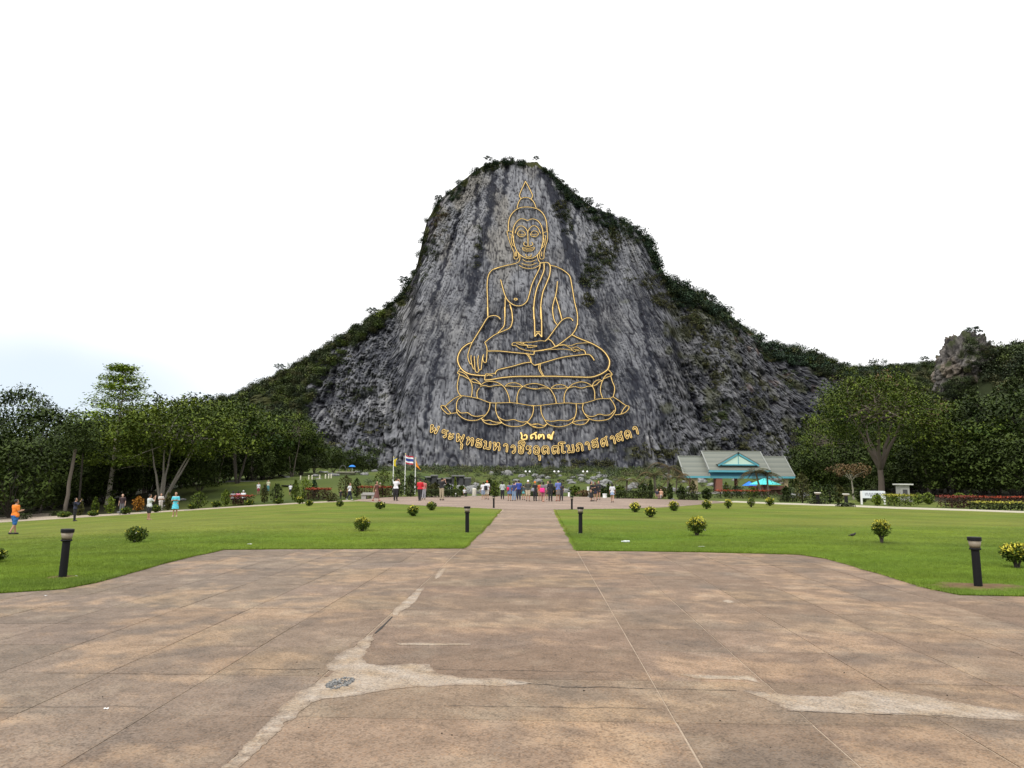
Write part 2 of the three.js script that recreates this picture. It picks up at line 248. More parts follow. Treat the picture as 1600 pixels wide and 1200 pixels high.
function crack(s, w) { const P = XD(s), pos = [], idx = [], R = []; for (let i = 0; i + 1 < P.length; i++) for (let k = 0; k < 14; k++) R.push([lerp(P[i][0], P[i + 1][0], k / 14), lerp(P[i][1], P[i + 1][1], k / 14)]); R.forEach(([x, d], i) => { const q = w * 0.55 * (0.35 + 1.0 * Math.abs(n2(i * 0.31, w * 90))), o = 0.02 * n2(x * 3, d * 5) + 0.008 * n2(x * 14, d * 14); pos.push(x, H(x, d) + 0.0046, -(d + o - q), x, H(x, d) + 0.0046, -(d + o + q)); if (i) { const a = i * 2; idx.push(a - 2, a, a - 1, a, a + 1, a - 1); } }); return geoFrom(pos, idx); }
const crackMat = M([0.022, 0.02, 0.018], { roughness: 1 });
struct('crack', mergeP([crack('805,1067 880,1073 1020,1076 1160,1080', 0.011), crack('375,1046 510,1046', 0.009), crack('680,1046 800,1048 960,1051', 0.0075), crack('700,1103 860,1106 1040,1108', 0.0075), crack('960,1051 1000,1058 1016,1074', 0.006), crack('1230,1112 1350,1115 1500,1119', 0.006), crack('1050,939 1128,941', 0.008), crack('840,877 905,878', 0.009), crack('820,951 965,953', 0.006), crack('0,1105 250,1104', 0.006)]), crackMat, pave);
{ // joint that has opened beside the cement
  const P = XD('613,964 604,973 595,982 586,990'), pos = [], idx = []; P.forEach(([x, d], i) => { const q = i === 2 ? 0.014 : 0.008; pos.push(x - q, H(x, d) + 0.0035, -d, x + q, H(x, d) + 0.0035, -d); if (i) { const a = i * 2; idx.push(a - 2, a - 1, a, a, a - 1, a + 1); } }); struct('crack', geoFrom(pos, idx), crackMat, pave);
}
const plazaMat = VC({ map: speckle, roughness: 0.9 });
const plazaCol = (x, d) => { const p = fbm(x * 0.25, d * 0.5, 4), q = fbm(x * 1.2, d * 1.2, 3); return [0.3, 0.232, 0.185].map((v) => v * (0.97 + 0.3 * p + 0.2 * q) * lerp(1, 0.74, ss(8, 18, x))); };
struct('plaza', sheet(wobble([...XD('783,796 866,797 930,796 985,795.5 1010,794 1060,791.5 1110,787 1150,785.5 1135,783.5 1095,782 1040,780.5 960,777.5 870,775.5 735,775 640,776 600,777.5 560,780.5 545,784 560,783 600,786.5 680,791.5 735,794')], 2, 0.03), 1.5, 0.012, plazaCol, 0.05, 0.31), plazaMat);
const pathCol = (x, d) => { const q = 0.95 + 0.2 * fbm(x, d, 3); return [0.47 * q, 0.44 * q, 0.34 * q]; };
struct('path', sheet([...XD('1120,784.2 1150,785.6 1220,788.6 1300,791.1 1400,795.6 1520,799.2 1600,802.2'), [46, 33], [47, 34.5], ...XD('1600,799.4 1520,796.6 1400,792.6 1300,788.3 1220,786.2 1150,783.2')], 1.5, 0.03, pathCol, 0.1, 0.31), plazaMat);
struct('path', sheet(XD('560,783.3 545,783.8 470,787.3 400,791.3 330,795.8 260,800.3 180,805.5 140,808 90,811.3 0,816.8 -60,820 -60,812.5 0,809 50,804 82,801.5 82,806.5 140,805 180,803 260,798.3 330,794 400,789.5 470,785.6 545,782'), 1.5, 0.03, (x, d) => { const q = 0.95 + 0.2 * fbm(x, d, 3); return [0.42 * q, 0.36 * q, 0.28 * q]; }, 0.1, 0.31), plazaMat);
{ // bare soil round the feet of the two near bollards
  const mound = (px, py, rx, rz, h) => { const c = G(px, py), pos = [], idx = [], col = [], n = 26, m = 8; for (let j = 0; j <= m; j++) for (let i = 0; i < n; i++) { const f = (i / n) * 6.2832, r = (j / m) * (1 + 0.22 * n2(Math.cos(f) * 1.7 + px, Math.sin(f) * 1.7)), x = c.x + Math.cos(f) * rx * r, z = c.z + Math.sin(f) * rz * r; pos.push(x, H(x, -z) + 0.02 + h * (1 - (j / m) ** 2) + 0.006 * n2(x * 9, z * 9) - (j === m ? 0.03 : 0), z); const k = 1 + 0.35 * n2(x * 6, z * 6), g = ss(0.45, 0.95, j / m + 0.35 * n2(x * 4, z * 4)); col.push(lerp(0.13, 0.12, g) * k, lerp(0.082, 0.13, g) * k, lerp(0.045, 0.03, g) * k); if (j) { const a = (j - 1) * n + i, b = (j - 1) * n + (i + 1) % n; idx.push(a, b, a + n, b, b + n, a + n); } } return geoFrom(pos, idx, col); };
  const sm = VC({ roughness: 1 });
  struct('soil', mound(1529, 919, 0.95, 0.5, 0.035), sm); struct('soil', mound(100, 904, 0.32, 0.22, 0.025), sm);
}
{ // blades of the mown grass where the camera is near enough to see them
  const pos = [], col = [], idx = []; for (let k = 0; k < 7; k++) { const a = k * 2.4, r = 0.045 * Math.sqrt(k / 7), x = Math.cos(a) * r, z = Math.sin(a) * r, h = 0.022 + 0.018 * ((k * 37) % 7) / 7, b = a * 1.7, lx = 0.014 * Math.cos(b * 3), lz = 0.014 * Math.sin(b * 3), w = 0.0032, s = pos.length / 3; pos.push(x - w * Math.cos(b), 0, z - w * Math.sin(b), x + w * Math.cos(b), 0, z + w * Math.sin(b), x + lx, h, z + lz); idx.push(s, s + 1, s + 2); for (let q = 0; q < 3; q++) col.push(1, 1, 1); }
  const blade = geoFrom(pos, idx), im = new THREE.InstancedMesh(blade, M([1, 1, 1], { side: THREE.DoubleSide, roughness: 0.8 }), 110000), m = new THREE.Matrix4(), q = new THREE.Quaternion(), c = new THREE.Color(), y = V(0, 1, 0); let n = 0;
  const add = (x, d, s) => { q.setFromAxisAngle(y, rnd() * 6.28); m.compose(V(x, H(x, d) + 0.016, -d), q, V(s, s * rr(0.7, 1.2), s)); im.setMatrixAt(n, m); const g = grassColor(x, d), k = rr(1.0, 1.6); im.setColorAt(n, c.setRGB(g[0] * k * 1.05, g[1] * k, g[2] * k)); n++; };
  while (n < 97000) { const d = 10.6 + 22 * Math.pow(rnd(), 1.8), x = rr(-0.75, 0.75) * d; if (rnd() < ss(17, 31, d)) continue; if (inPoly(x, d, lawnL) || inPoly(x, d, lawnR)) add(x, d, rr(0.8, 1.3)); }
  for (const P of [lawnL, lawnR]) for (let i = 0; i < P.length && n < 109000; i++) { const A = P[i], B = P[(i + 1) % P.length]; if (A[1] > 45 || Math.abs(A[0]) > 16) continue; const L = Math.hypot(A[0] - B[0], A[1] - B[1]); for (let k = 0; k < L * 70; k++) { const t = rnd(); if (n < 109900) add(lerp(A[0], B[0], t) + rr(-0.025, 0.025), lerp(A[1], B[1], t) + rr(-0.03, 0.03), rr(0.9, 1.6)); } }
  im.count = n; im.name = 'grass'; im.userData = { kind: 'stuff', label: 'short mown grass blades of the two green lawns', category: 'grass' }; im.castShadow = im.receiveShadow = true; scene.add(im);
}

// ---------------------------------------------------------------- the mountain
const pw = (T) => (x) => { if (x <= T[0][0]) return T[0][1]; for (let i = 1; i < T.length; i++) if (x <= T[i][0]) { const t = (x - T[i - 1][0]) / (T[i][0] - T[i - 1][0]); return lerp(T[i - 1][1], T[i][1], t * t * (3 - 2 * t)); } return T[T.length - 1][1]; };
const baseD = pw([[-330, 285], [-210, 300], [-140, 345], [-110, 352], [-60, 338], [0, 330], [60, 334], [110, 352], [170, 392], [330, 410]]);
const leanD = pw([[-330, 1.3], [-150, 1.05], [-95, 0.62], [-40, 0.5], [45, 0.5], [95, 0.62], [150, 0.85], [330, 1.2]]);
const faceD = (x, y) => baseD(x) + leanD(x) * Math.max(0, y) + 0.00045 * Math.max(0, y) ** 2;
function onFace(px, py, out = 0) { const r = ray(px, py); r.multiplyScalar(-1 / r.z); let d = 360; for (let i = 0; i < 40; i++) { const n = faceD(r.x * d, 1.65 + r.y * d) - out; d += (n - d) * 0.8; } return V(r.x * d, 1.65 + r.y * d, -d); }
const skyline = pts('-520,735 -300,712 -100,700 60,690 150,684 230,668 330,632 400,603 440,582 500,549 560,508 590,492 622,464 640,442 652,412 661,370 667,345 684,314 710,292 740,268 765,252 800,251 840,254 870,277 885,292 920,320 960,337 995,357 1015,377 1030,411 1041,434 1070,447 1110,470 1140,492 1165,512 1176,522 1200,538 1240,545 1280,557 1320,576 1380,574 1440,568 1500,566 1700,560 2000,590 2200,640');
const crest = skyline.map(([a, b]) => { const p = onFace(a, b); return [p.x, p.y]; }).sort((a, b) => a[0] - b[0]);
const crestY = (x) => { let y = crest[0][1]; for (let i = 1; i < crest.length; i++) { if (x <= crest[i][0] || i === crest.length - 1) { y = lerp(crest[i - 1][1], crest[i][1], clamp((x - crest[i - 1][0]) / (crest[i][0] - crest[i - 1][0]), 0, 1)); break; } } return y + 1.6 * fbm(x * 0.12, 3, 4); };
const rockZone = pts('462,610 470,680 500,705 560,728 590,745 800,750 1060,750 1200,742 1262,690 1305,640 1322,600 1290,566 1240,548 1170,525 1140,500 1105,478 1040,438 1028,405 1012,372 990,352 955,335 900,305 868,278 835,256 770,254 740,268 690,312 668,345 661,405 645,445 622,480 596,500 560,525 500,566 475,585');
const figureZone = (px, py) => { const e = Math.hypot((px - 828) / 225, (py - 565) / 235), f = Math.hypot((px - 823) / 95, (py - 390) / 150); return 1 - ss(0.75, 1.15, Math.min(e, f)); };
// streaks in the rock fan out from a point above the summit
const SX = 8, SY = 330;
function rockAt(x, y) {
  const dx = x - SX, dy = SY - y, ang = Math.atan2(dx, dy), r = Math.hypot(dx, dy), u = ang * 240 + 3.2 * n2(x * 0.012, y * 0.009) + 0.7 * n2(x * 0.07, y * 0.03), v = r;
  const rd = (a) => 1 - Math.abs(a) * 2, cr = (a, w) => 1 - ss(w * 0.35, w, Math.abs(a));
  const big = rd(n2(u * 0.035 + 5, v * 0.006)), mid = rd(n2(u * 0.13 + 40, v * 0.02 - 7)), fin = rd(n2(u * 0.4 + 70, v * 0.055)), hair = n2(u * 0.95, v * 0.17 + 30);
  const block = n2(Math.floor(u * 0.24 + 0.5 * n2(v * 0.03, 3)) * 7.3, Math.floor(v * 0.085 + 0.7 * n2(u * 0.1, 8)) * 3.7);
  const crack = Math.max(cr(n2(u * 0.2 + 11, v * 0.022), 0.1), 0.85 * cr(n2(u * 0.45 - 23, v * 0.05), 0.14), 0.7 * cr(n2(u * 0.12 + 60, v * 0.14), 0.06) * ss(-0.1, 0.3, n2(u * 0.05, v * 0.05)));
  const flake = ss(0.3, 0.6, n2(u * 0.75 + 300, v * 0.16)) * ss(-0.2, 0.3, n2(u * 0.06, v * 0.05 + 9));
  return { u, v, big, mid, fin, hair, block, crack, flake };
}
const FISS = ['772,258 768,300 766,330 755,372 744,420 734,470', '744,288 746,320 741,352', '792,250 788,300', '845,262 862,300 878,330 882,372 904,425 932,492', '716,330 700,400 676,470', '905,318 893,352 900,390', '1000,470 1012,540 1030,610', '690,520 676,600 664,668', '760,690 766,600', '940,520 955,600 975,690', '1050,520 1075,600 1100,660'].map((s) => pts(s));
function fissure(px, py) { let m = 0; FISS.forEach((P, k) => { const w = (k === 0 || k === 3 ? 5 : 2.6) * (1 + 0.5 * n2(py * 0.05, k * 9)); for (let i = 0; i + 1 < P.length; i++) { const ax = P[i][0], ay = P[i][1], bx = P[i + 1][0] - ax, by = P[i + 1][1] - ay, t = clamp(((px - ax) * bx + (py - ay) * by) / (bx * bx + by * by), 0, 1), e = Math.hypot(px - ax - bx * t + 3 * n2(py * 0.07, k), py - ay - by * t); if (e < w * 2) m = Math.max(m, 1 - ss(w * 0.4, w * 2, e)); } }); return m; }
const cliff = (() => {
  const Xs = []; for (let x = onFace(-520, 735).x; x < onFace(2200, 640).x;) { Xs.push(x); const p = 800 + (x / 390) * F; x += p > 430 && p < 1340 ? 0.5 : 2.2; }
  const R = 370, B = 12, w = Xs.length, pos = new Float32Array(w * (R + B) * 3), col = new Float32Array(pos.length);
  for (let i = 0; i < w; i++) {
    const x = Xs[i], top = crestY(x), y0 = -4;
    for (let j = 0; j < R + B; j++) {
      let y, d; const o = (j * w + i) * 3;
      if (j < R) { y = lerp(y0, top, j / (R - 1)); d = faceD(x, y); } else { const k = (j - R + 1) / B; y = top + 3.5 * Math.sin(Math.min(1, k * 5) * 1.57) * 0.15 - Math.max(0, k * 130 - 12) * 0.9; d = faceD(x, top) + k * 130; }
      const P = proj(V(x, y, -d)), px = P[0], py = P[1], edge = 16 * fbm(px * 0.03, py * 0.03, 3);
      const inRock = inPoly(px + edge, py + edge * 0.7, rockZone) ? 1 : 0, fz = figureZone(px, py);
      const k = rockAt(x, y), amp = (inRock ? 1 : 0.8) * lerp(1, 0.3, fz), side = ss(150, 260, Math.abs(px - 850));
      const lump = fbm3(x * 0.045, y * 0.045, 3, 4), crumble = fbm3(x * 0.22, y * 0.22, 9, 3);
      const depth = amp * (1.5 * (k.big - 0.4) + 1.1 * (k.mid - 0.4) + 0.5 * (k.fin - 0.4) + 0.32 * k.hair + 0.85 * k.block - 1.5 * k.crack + 0.5 * k.flake + side * (1.7 * crumble + 0.9 * Math.max(0, n3(x * 0.16, y * 0.16, 2))) + 0.6 * crumble) + lerp(1, 0.3, fz) * 5 * lump * (0.35 + side) - 2.2 * fissure(px, py) * (1 - fz);
      d -= j < R ? depth * Math.min(1, j / 12) * Math.min(1, (R - 1 - j) / 6 + 0.25) : 0;
      pos[o] = x; pos[o + 1] = y; pos[o + 2] = -d;
      // stone: pale grey limestone, blue-black weathering in the streaks, buff stains
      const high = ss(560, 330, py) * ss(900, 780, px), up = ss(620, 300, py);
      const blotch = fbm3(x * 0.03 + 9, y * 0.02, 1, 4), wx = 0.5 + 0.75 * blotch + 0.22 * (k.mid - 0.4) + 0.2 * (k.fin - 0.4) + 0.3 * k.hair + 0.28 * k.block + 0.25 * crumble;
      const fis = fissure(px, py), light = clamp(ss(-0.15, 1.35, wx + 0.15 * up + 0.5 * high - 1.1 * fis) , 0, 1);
      let c = [lerp(0.021, 0.192, light), lerp(0.023, 0.195, light), lerp(0.031, 0.21, light)];
      c = c.map((v) => lerp(v, 0.3, k.flake * (0.55 - 0.25 * fz) * (0.3 + light)));
      c = c.map((v, q) => lerp(v, [0.012, 0.012, 0.017][q], k.crack * 0.92));
      const buff = ss(0.05, 0.5, fbm3(x * 0.035 - 30, y * 0.018, 6, 4) + 0.25 * high) * (0.15 + 0.4 * high);
      c = c.map((v, q) => lerp(v, v * [1.12, 1.0, 0.76][q], buff));
      const black = ss(0.75, 1.1, rdark(k)) * (0.5 - 0.3 * fz); c = c.map((v, q) => lerp(v, [0.022, 0.022, 0.028][q], black));
      const spk = n3(x * 1.4, y * 1.1, 5); if (spk > 0.8) c = c.map((v) => Math.min(0.3, v + 0.07));
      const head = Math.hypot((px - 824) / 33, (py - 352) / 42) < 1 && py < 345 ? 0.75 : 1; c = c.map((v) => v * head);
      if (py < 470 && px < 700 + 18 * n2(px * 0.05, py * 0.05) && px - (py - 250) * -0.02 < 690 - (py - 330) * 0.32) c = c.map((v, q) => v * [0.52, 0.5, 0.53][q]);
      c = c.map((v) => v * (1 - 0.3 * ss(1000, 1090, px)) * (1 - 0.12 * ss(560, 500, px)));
      const rust = ss(0.3, 0.6, fbm3(x * 0.06 + 70, y * 0.06, 2, 3)) * ss(1090, 1150, px) * ss(640, 560, py); c = c.map((v, q) => lerp(v, [0.2, 0.1, 0.055][q], rust * 0.4));
      const green = (inRock ? 0.6 * ss(0.2, 0.55, fbm3(x * 0.05 + 20, y * 0.05, 4, 4) - 0.05 + 0.25 * ss(930, 1100, px) - 0.2 * fz) * ss(880, 960, px) : 1);
      const gt = 0.5 + 0.5 * crumble; c = c.map((v, q) => lerp(v, [lerp(0.03, 0.06, gt), lerp(0.035, 0.062, gt), 0.02][q], green));
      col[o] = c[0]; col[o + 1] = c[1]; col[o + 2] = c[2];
    }
  }
  const idx = new Uint32Array((w - 1) * (R + B - 1) * 6); let q = 0;
  for (let j = 0; j + 1 < R + B; j++) for (let i = 0; i + 1 < w; i++) { const a = j * w + i; idx[q++] = a; idx[q++] = a + 1; idx[q++] = a + w; idx[q++] = a + 1; idx[q++] = a + w + 1; idx[q++] = a + w; }
  const g = new THREE.BufferGeometry(); g.setAttribute('position', new THREE.BufferAttribute(pos, 3)); g.setAttribute('color', new THREE.BufferAttribute(col, 3)); g.setIndex(new THREE.BufferAttribute(idx, 1)); g.computeVertexNormals();
  return g;
})();
function rdark(k) { return -0.55 * k.mid - 0.4 * k.fin - 0.3 * k.hair + 0.35 * n2(k.u * 0.045, k.v * 0.006 + 50) + 0.45; }
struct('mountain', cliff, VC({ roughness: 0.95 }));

// ---------------------------------------------------------------- the gold line figure on the rock
const gold = M([0.82, 0.56, 0.17], { roughness: 0.5, metalness: 0.15 }), grooveMat = M([0.06, 0.042, 0.028], { roughness: 1 });
const smooth = (P, step = 1.1) => { if (P.length < 3) { const n = Math.max(1, Math.ceil(Math.hypot(P[0][0] - P[1][0], P[0][1] - P[1][1]) / step)); return Array.from({ length: n + 1 }, (_, i) => [lerp(P[0][0], P[1][0], i / n), lerp(P[0][1], P[1][1], i / n)]); } const c = new THREE.CatmullRomCurve3(P.map(([x, y]) => V(x, y, 0)), false, 'centripetal'), n = Math.max(4, Math.ceil(c.getLength() / step)); return c.getPoints(n).map((p) => [p.x, p.y]); };
// a raised strip that follows the rock: half-round, w metres to each side
function strip(P, w, out, rise, flat) {
  const C = P.map(([a, b]) => onFace(a, b, out)), nrm = V(0, 0.42, 0.9).normalize(), pos = [], idx = [], S = flat ? [[-1, 0], [1, 0]] : [[-1, -0.5], [-0.8, 0.35], [0, 1], [0.8, 0.35], [1, -0.5]], m = S.length;
  for (let i = 0; i < C.length; i++) { const t = V().subVectors(C[Math.min(i + 1, C.length - 1)], C[Math.max(0, i - 1)]).normalize(), s = V().crossVectors(nrm, t).normalize(); for (const [a, b] of S) pos.push(C[i].x + s.x * a * w + nrm.x * b * rise, C[i].y + s.y * a * w + nrm.y * b * rise, C[i].z + s.z * a * w + nrm.z * b * rise); }
  for (let i = 0; i + 1 < C.length; i++) for (let k = 0; k + 1 < m; k++) { const a = i * m + k; idx.push(a, a + m, a + 1, a + 1, a + m, a + m + 1); }
  return geoFrom(pos, idx);
}
const FR = { A: [760, 270, 7.5], B: [640, 230, 4], C: [700, 480, 10], D: [820, 480, 10], E: [680, 560, 10], F: [830, 560, 9.41], G: [780, 360, 8.572], L: [660, 640, 8], M: [810, 640, 8] };
const trace = (f, s) => { const [ox, oy, k] = FR[f]; return s.split('|').map((q) => pts(q).map(([x, y]) => [ox + x / k, oy + y / k])); };
const grooves = [];
const figure = thing('seated_figure_carving', 'giant gold outline of a seated meditating figure on a lotus base on the cliff', 'carving', V(0, 0, 0));
function lines(name, w, ...sets) {
  const L = []; for (let i = 0; i < sets.length; i += 2) for (const P of trace(sets[i], sets[i + 1])) { const S = smooth(P); L.push(strip(S, w * 0.52, 1.05, 0.08)); grooves.push(strip(S, w * 1.9, 0.95, 0, true)); }
  return part(name, mergeP(L), gold, figure);
}
lines('flame_finial', 0.3, 'A', '458,100 425,170 395,235 388,270 408,308|458,100 492,160 525,225 540,265 525,308');
lines('hair_bun', 0.29, 'A', '360,412 375,350 405,305 455,288 505,298 550,335 585,412');
lines('hair_outline', 0.3, 'A', '258,680 258,600 275,520 320,455 380,415 460,400 540,408 610,430 665,480 700,560 712,690');
lines('face_outline', 0.29, 'A', '483,560 440,542 400,540 350,580 318,640 310,720 318,790 330,850 365,930 430,985 500,1003 570,985 625,925 655,850 665,760 660,680 640,610 600,560 545,540 510,548 483,560|462,955 468,980 495,987 520,980 525,955');
lines('eyebrow', 0.27, 'A', '335,710 350,665 380,630 415,622 455,645 485,690'); lines('eyebrow', 0.27, 'A', '485,690 510,645 545,620 580,625 610,655 635,710');
lines('nose', 0.27, 'A', '485,690 487,780 488,860|450,808 437,830 445,850 488,862 530,852 545,835 530,810');
lines('eye', 0.22, 'A', '362,712 380,685 410,678 440,690 458,725 430,745 400,748 370,730 362,712|365,715 410,722 455,722|398,738 410,743 424,738'); lines('eye', 0.22, 'A', '515,725 535,690 560,678 590,688 610,715 585,745 555,750 530,742 515,725|518,722 560,722 605,718|548,740 560,745 572,740');
lines('mouth', 0.22, 'A', '422,875 435,908 490,918 545,908 562,875 520,880 490,888 455,880 422,875|432,892 460,895 490,905 525,896 555,890');
lines('ear', 0.22, 'A', '240,680 262,775 300,880 325,940 325,1000 345,1012 370,1000 378,935|240,680 300,690 310,715|275,720 300,735 290,780 310,850 330,860 315,790 320,740|345,920 340,975 352,975 350,925');
lines('ear', 0.22, 'A', '718,690 715,780 690,870 675,940 672,1000 650,1012 628,1000 625,935|718,690 690,693 660,712|690,735 665,740 675,790 650,850 655,875 680,840 695,735|650,925 648,975 656,975');
lines('neck', 0.25, 'A', '425,1015 455,1035 510,1042 575,1022|412,1058 450,1075 520,1082 592,1055|385,1085 430,1110 500,1122 570,1112 622,1085|390,955 392,1010 380,1040 345,1062|600,955 602,1000 620,1040 640,1060');
lines('shoulder', 0.3, 'A', '345,1062 270,1078 175,1100 90,1130', 'B', '612,736 600,740 520,765 495,795 485,850 487,950 490,1055'); lines('shoulder', 0.3, 'B', '880,738 920,748 970,775 1000,805 1015,870 1030,960 1048,1040 1050,1110', 'D', '825,240 800,330 770,385 735,430');
lines('robe_edge', 0.3, 'G', '545,440 545,490 500,590 440,720 400,870 370,950 310,1000 240,1010 170,985 110,930 75,860 45,760 20,660|245,921 222,908 200,920 222,935 245,921');
lines('sash', 0.36, 'G', '600,440 600,530 560,640 510,760 480,880 465,1000 463,1100 465,1190|545,440 600,430 650,432 680,465 676,590 635,705 588,820 562,960 555,1080 560,1190', 'D', '133,0 150,200 158,460|252,0 262,200 265,465|158,460 208,405 265,465|172,385 245,385');
lines('arm', 0.3, 'G', '80,900 78,1050 78,1160|140,985 165,1060 178,1190', 'C', '885,0 885,230 870,300 780,400|975,0 995,60 1008,200 985,290 960,325 880,365 790,400|615,0 622,150|820,185 780,145 720,130 660,140 622,160 520,320 380,545|790,400 700,450 610,520 575,550');
lines('hand', 0.25, 'C', '380,545 340,640 310,760 325,840 350,890|350,890 365,880 358,800 362,750|365,870 385,930 400,965 425,965|410,765 415,850 435,1010 470,1015 488,980|475,755 465,850 488,980 515,970 525,900|525,900 540,790 555,738|555,738 543,800 555,850 590,865 605,760 610,660 600,610 575,550');
lines('arm', 0.3, 'G', '750,890 720,1000 715,1060 728,1170|757,895 790,1000 838,1180|780,680 770,800 752,890', 'D', '440,0 435,60 460,200 505,275|525,0 550,80 580,195|755,215 730,180 680,165 620,180 575,210 500,300 360,490 318,530|360,490 420,530 455,580 475,610|735,430 520,590 420,640');
lines('hand', 0.23, 'D', '318,530 240,525 120,545 0,548', 'C', '1200,548 1180,558 1182,575|1180,550 1120,548 1060,550 1005,565 1005,595 1060,600 1110,635 1200,670 1300,685 1400,683|1065,565 1150,590 1240,600|1120,555 1175,575 1240,595 1245,625 1320,625 1390,605 1245,598');
lines('leg', 0.38, 'C', '375,550 300,580 215,650 165,740 150,820 175,910 225,980 300,1030 400,1055 580,1070', 'D', '735,430 860,490 1010,550 1120,605 1220,675 1290,760 1325,850 1300,960 1240,1015 1150,1060 1050,1090 830,1090 500,1080 0,1080', 'C', '1200,1080 1100,1080 850,1100 640,1135 575,1138');
lines('shin', 0.3, 'C', '620,685 800,685 1000,705 1220,725 1340,735 1350,690 1400,683 1500,672', 'D', '150,690 300,665 420,640|150,905 230,885 350,850 500,805 660,770 830,750 950,735|950,735 1010,740 1050,775 1085,830|950,735 945,700 920,670 880,665', 'C', '735,1035 770,985 850,960 1000,925 1200,870 1290,860');
lines('robe_hem', 0.22, 'C', '1220,725 1250,760 1285,820 1295,865|1250,735 1290,790 1308,870|1308,870 1350,905 1430,890', 'D', '228,888 215,940 235,1000 285,1080|248,885 240,940 262,1010 302,1078');
lines('foot', 0.26, 'C', '580,1070 590,1045 660,1045 735,1035 745,1050|580,1070 575,1100 575,1138|600,1075 640,1060 700,1075'); lines('foot', 0.2, 'D', '475,610 560,595 640,600 720,640 760,630 800,620 850,640 880,665|720,640 740,670 775,692 800,680 870,685|750,650 790,660 850,668|480,620 580,585 720,600 800,570 900,560 1010,555|300,668 450,660 600,655 740,672');
const petals = [
  ['E', '400,150 370,190 350,230 375,240 375,260 350,380 345,450 365,540 400,580|375,205 440,225 500,275 540,340|375,255 440,275 520,320|540,340 570,400 578,500 565,600'],
  ['E', '540,340 600,320 650,345 720,410|555,345 600,375 660,385 720,410'],
  ['E', '720,410 780,370 880,358 980,380 1060,430 1110,500 1150,600 1165,690|700,435 770,425 850,440 930,425 1040,415|690,460 655,520 655,600 665,625'],
  ['E', '1090,435 1140,395 1220,380 1300,395 1370,440|1095,435 1150,430 1230,438 1370,440'],
  ['E', '1280,710 1280,600 1310,500 1370,440 1450,405 1560,389|1390,440 1500,470 1580,475', 'F', '0,372 70,370 170,395 270,445 320,510 355,590 370,665|0,443 80,450 160,435 270,440'],
  ['F', '290,440 340,400 410,385 480,395 545,435|290,440 410,442 545,430'],
  ['F', '485,655 485,560 510,480 545,435 620,375 740,345 840,370 900,415 930,480 935,600|545,430 640,415 740,435 840,410 895,410'],
  ['F', '895,410 915,365 960,325 1020,318 1045,335|895,410 960,385 1000,345 1045,330'],
  ['F', '1045,335 1025,400 1018,480 1050,585|1045,335 1080,270 1130,230 1190,235|1065,300 1110,280 1170,255 1190,235 1130,160|1170,255 1190,330 1225,420 1225,480 1205,565'],
  ['E', '400,580 300,625 220,690 160,745|160,745 110,735 90,745 110,790 160,840 200,868 240,860 150,745|240,860 340,850'],
  ['E', '420,590 360,640 335,700 335,800 345,850 400,910 480,955 560,970 650,965 720,935 790,880 840,800 858,692|345,800 400,850 510,850 570,890 660,905 770,885'],
  ['E', '720,935 770,1000 850,1030 950,1030 1045,1005|740,945 770,970 850,965 910,990 1045,1005'],
  ['E', '950,700 945,800 975,900 1045,1005 1130,1050 1250,1065 1370,1045 1440,995 1510,900 1535,810 1535,745|975,900 1030,945 1110,970 1230,955 1300,980 1380,995 1440,985'],
  ['E', '1440,995 1500,1050 1580,1070|1440,1010 1520,1035 1580,1028', 'F', '30,963 100,965 190,985 235,960|20,1005 100,1020 190,1005 235,960'],
  ['F', '140,695 150,800 190,890 240,960 320,995 420,1005 520,985 600,940 650,840 665,750 660,665|205,910 300,925 420,910 540,915 640,860 650,840'],
  ['F', '600,945 660,970 730,975 800,955 855,895|600,945 650,925 700,915 780,905 855,900'],
  ['F', '765,660 755,740 790,820 860,890 960,915 1060,910 1150,885 1210,820 1240,750 1220,680 1160,590|780,810 850,850 920,850 1000,820 1080,835 1160,825 1225,760'],
  ['F', '1205,565 1290,620 1400,695 1430,700 1440,720 1400,780 1320,820 1230,830|1400,695 1360,740 1320,815']];
for (const p of petals) lines('lotus_petal', 0.23, ...p);
lines('lotus_band', 0.2, 'E', '400,580 480,590 570,605 690,630 790,670 860,692 1000,695 1165,690 1300,705 1450,730 1560,740', 'F', '0,702 140,690 360,665 560,655 650,665 760,660 880,630 970,600 1050,590 1140,590 1205,565');
part('groove', mergeP(grooves), grooveMat, figure);

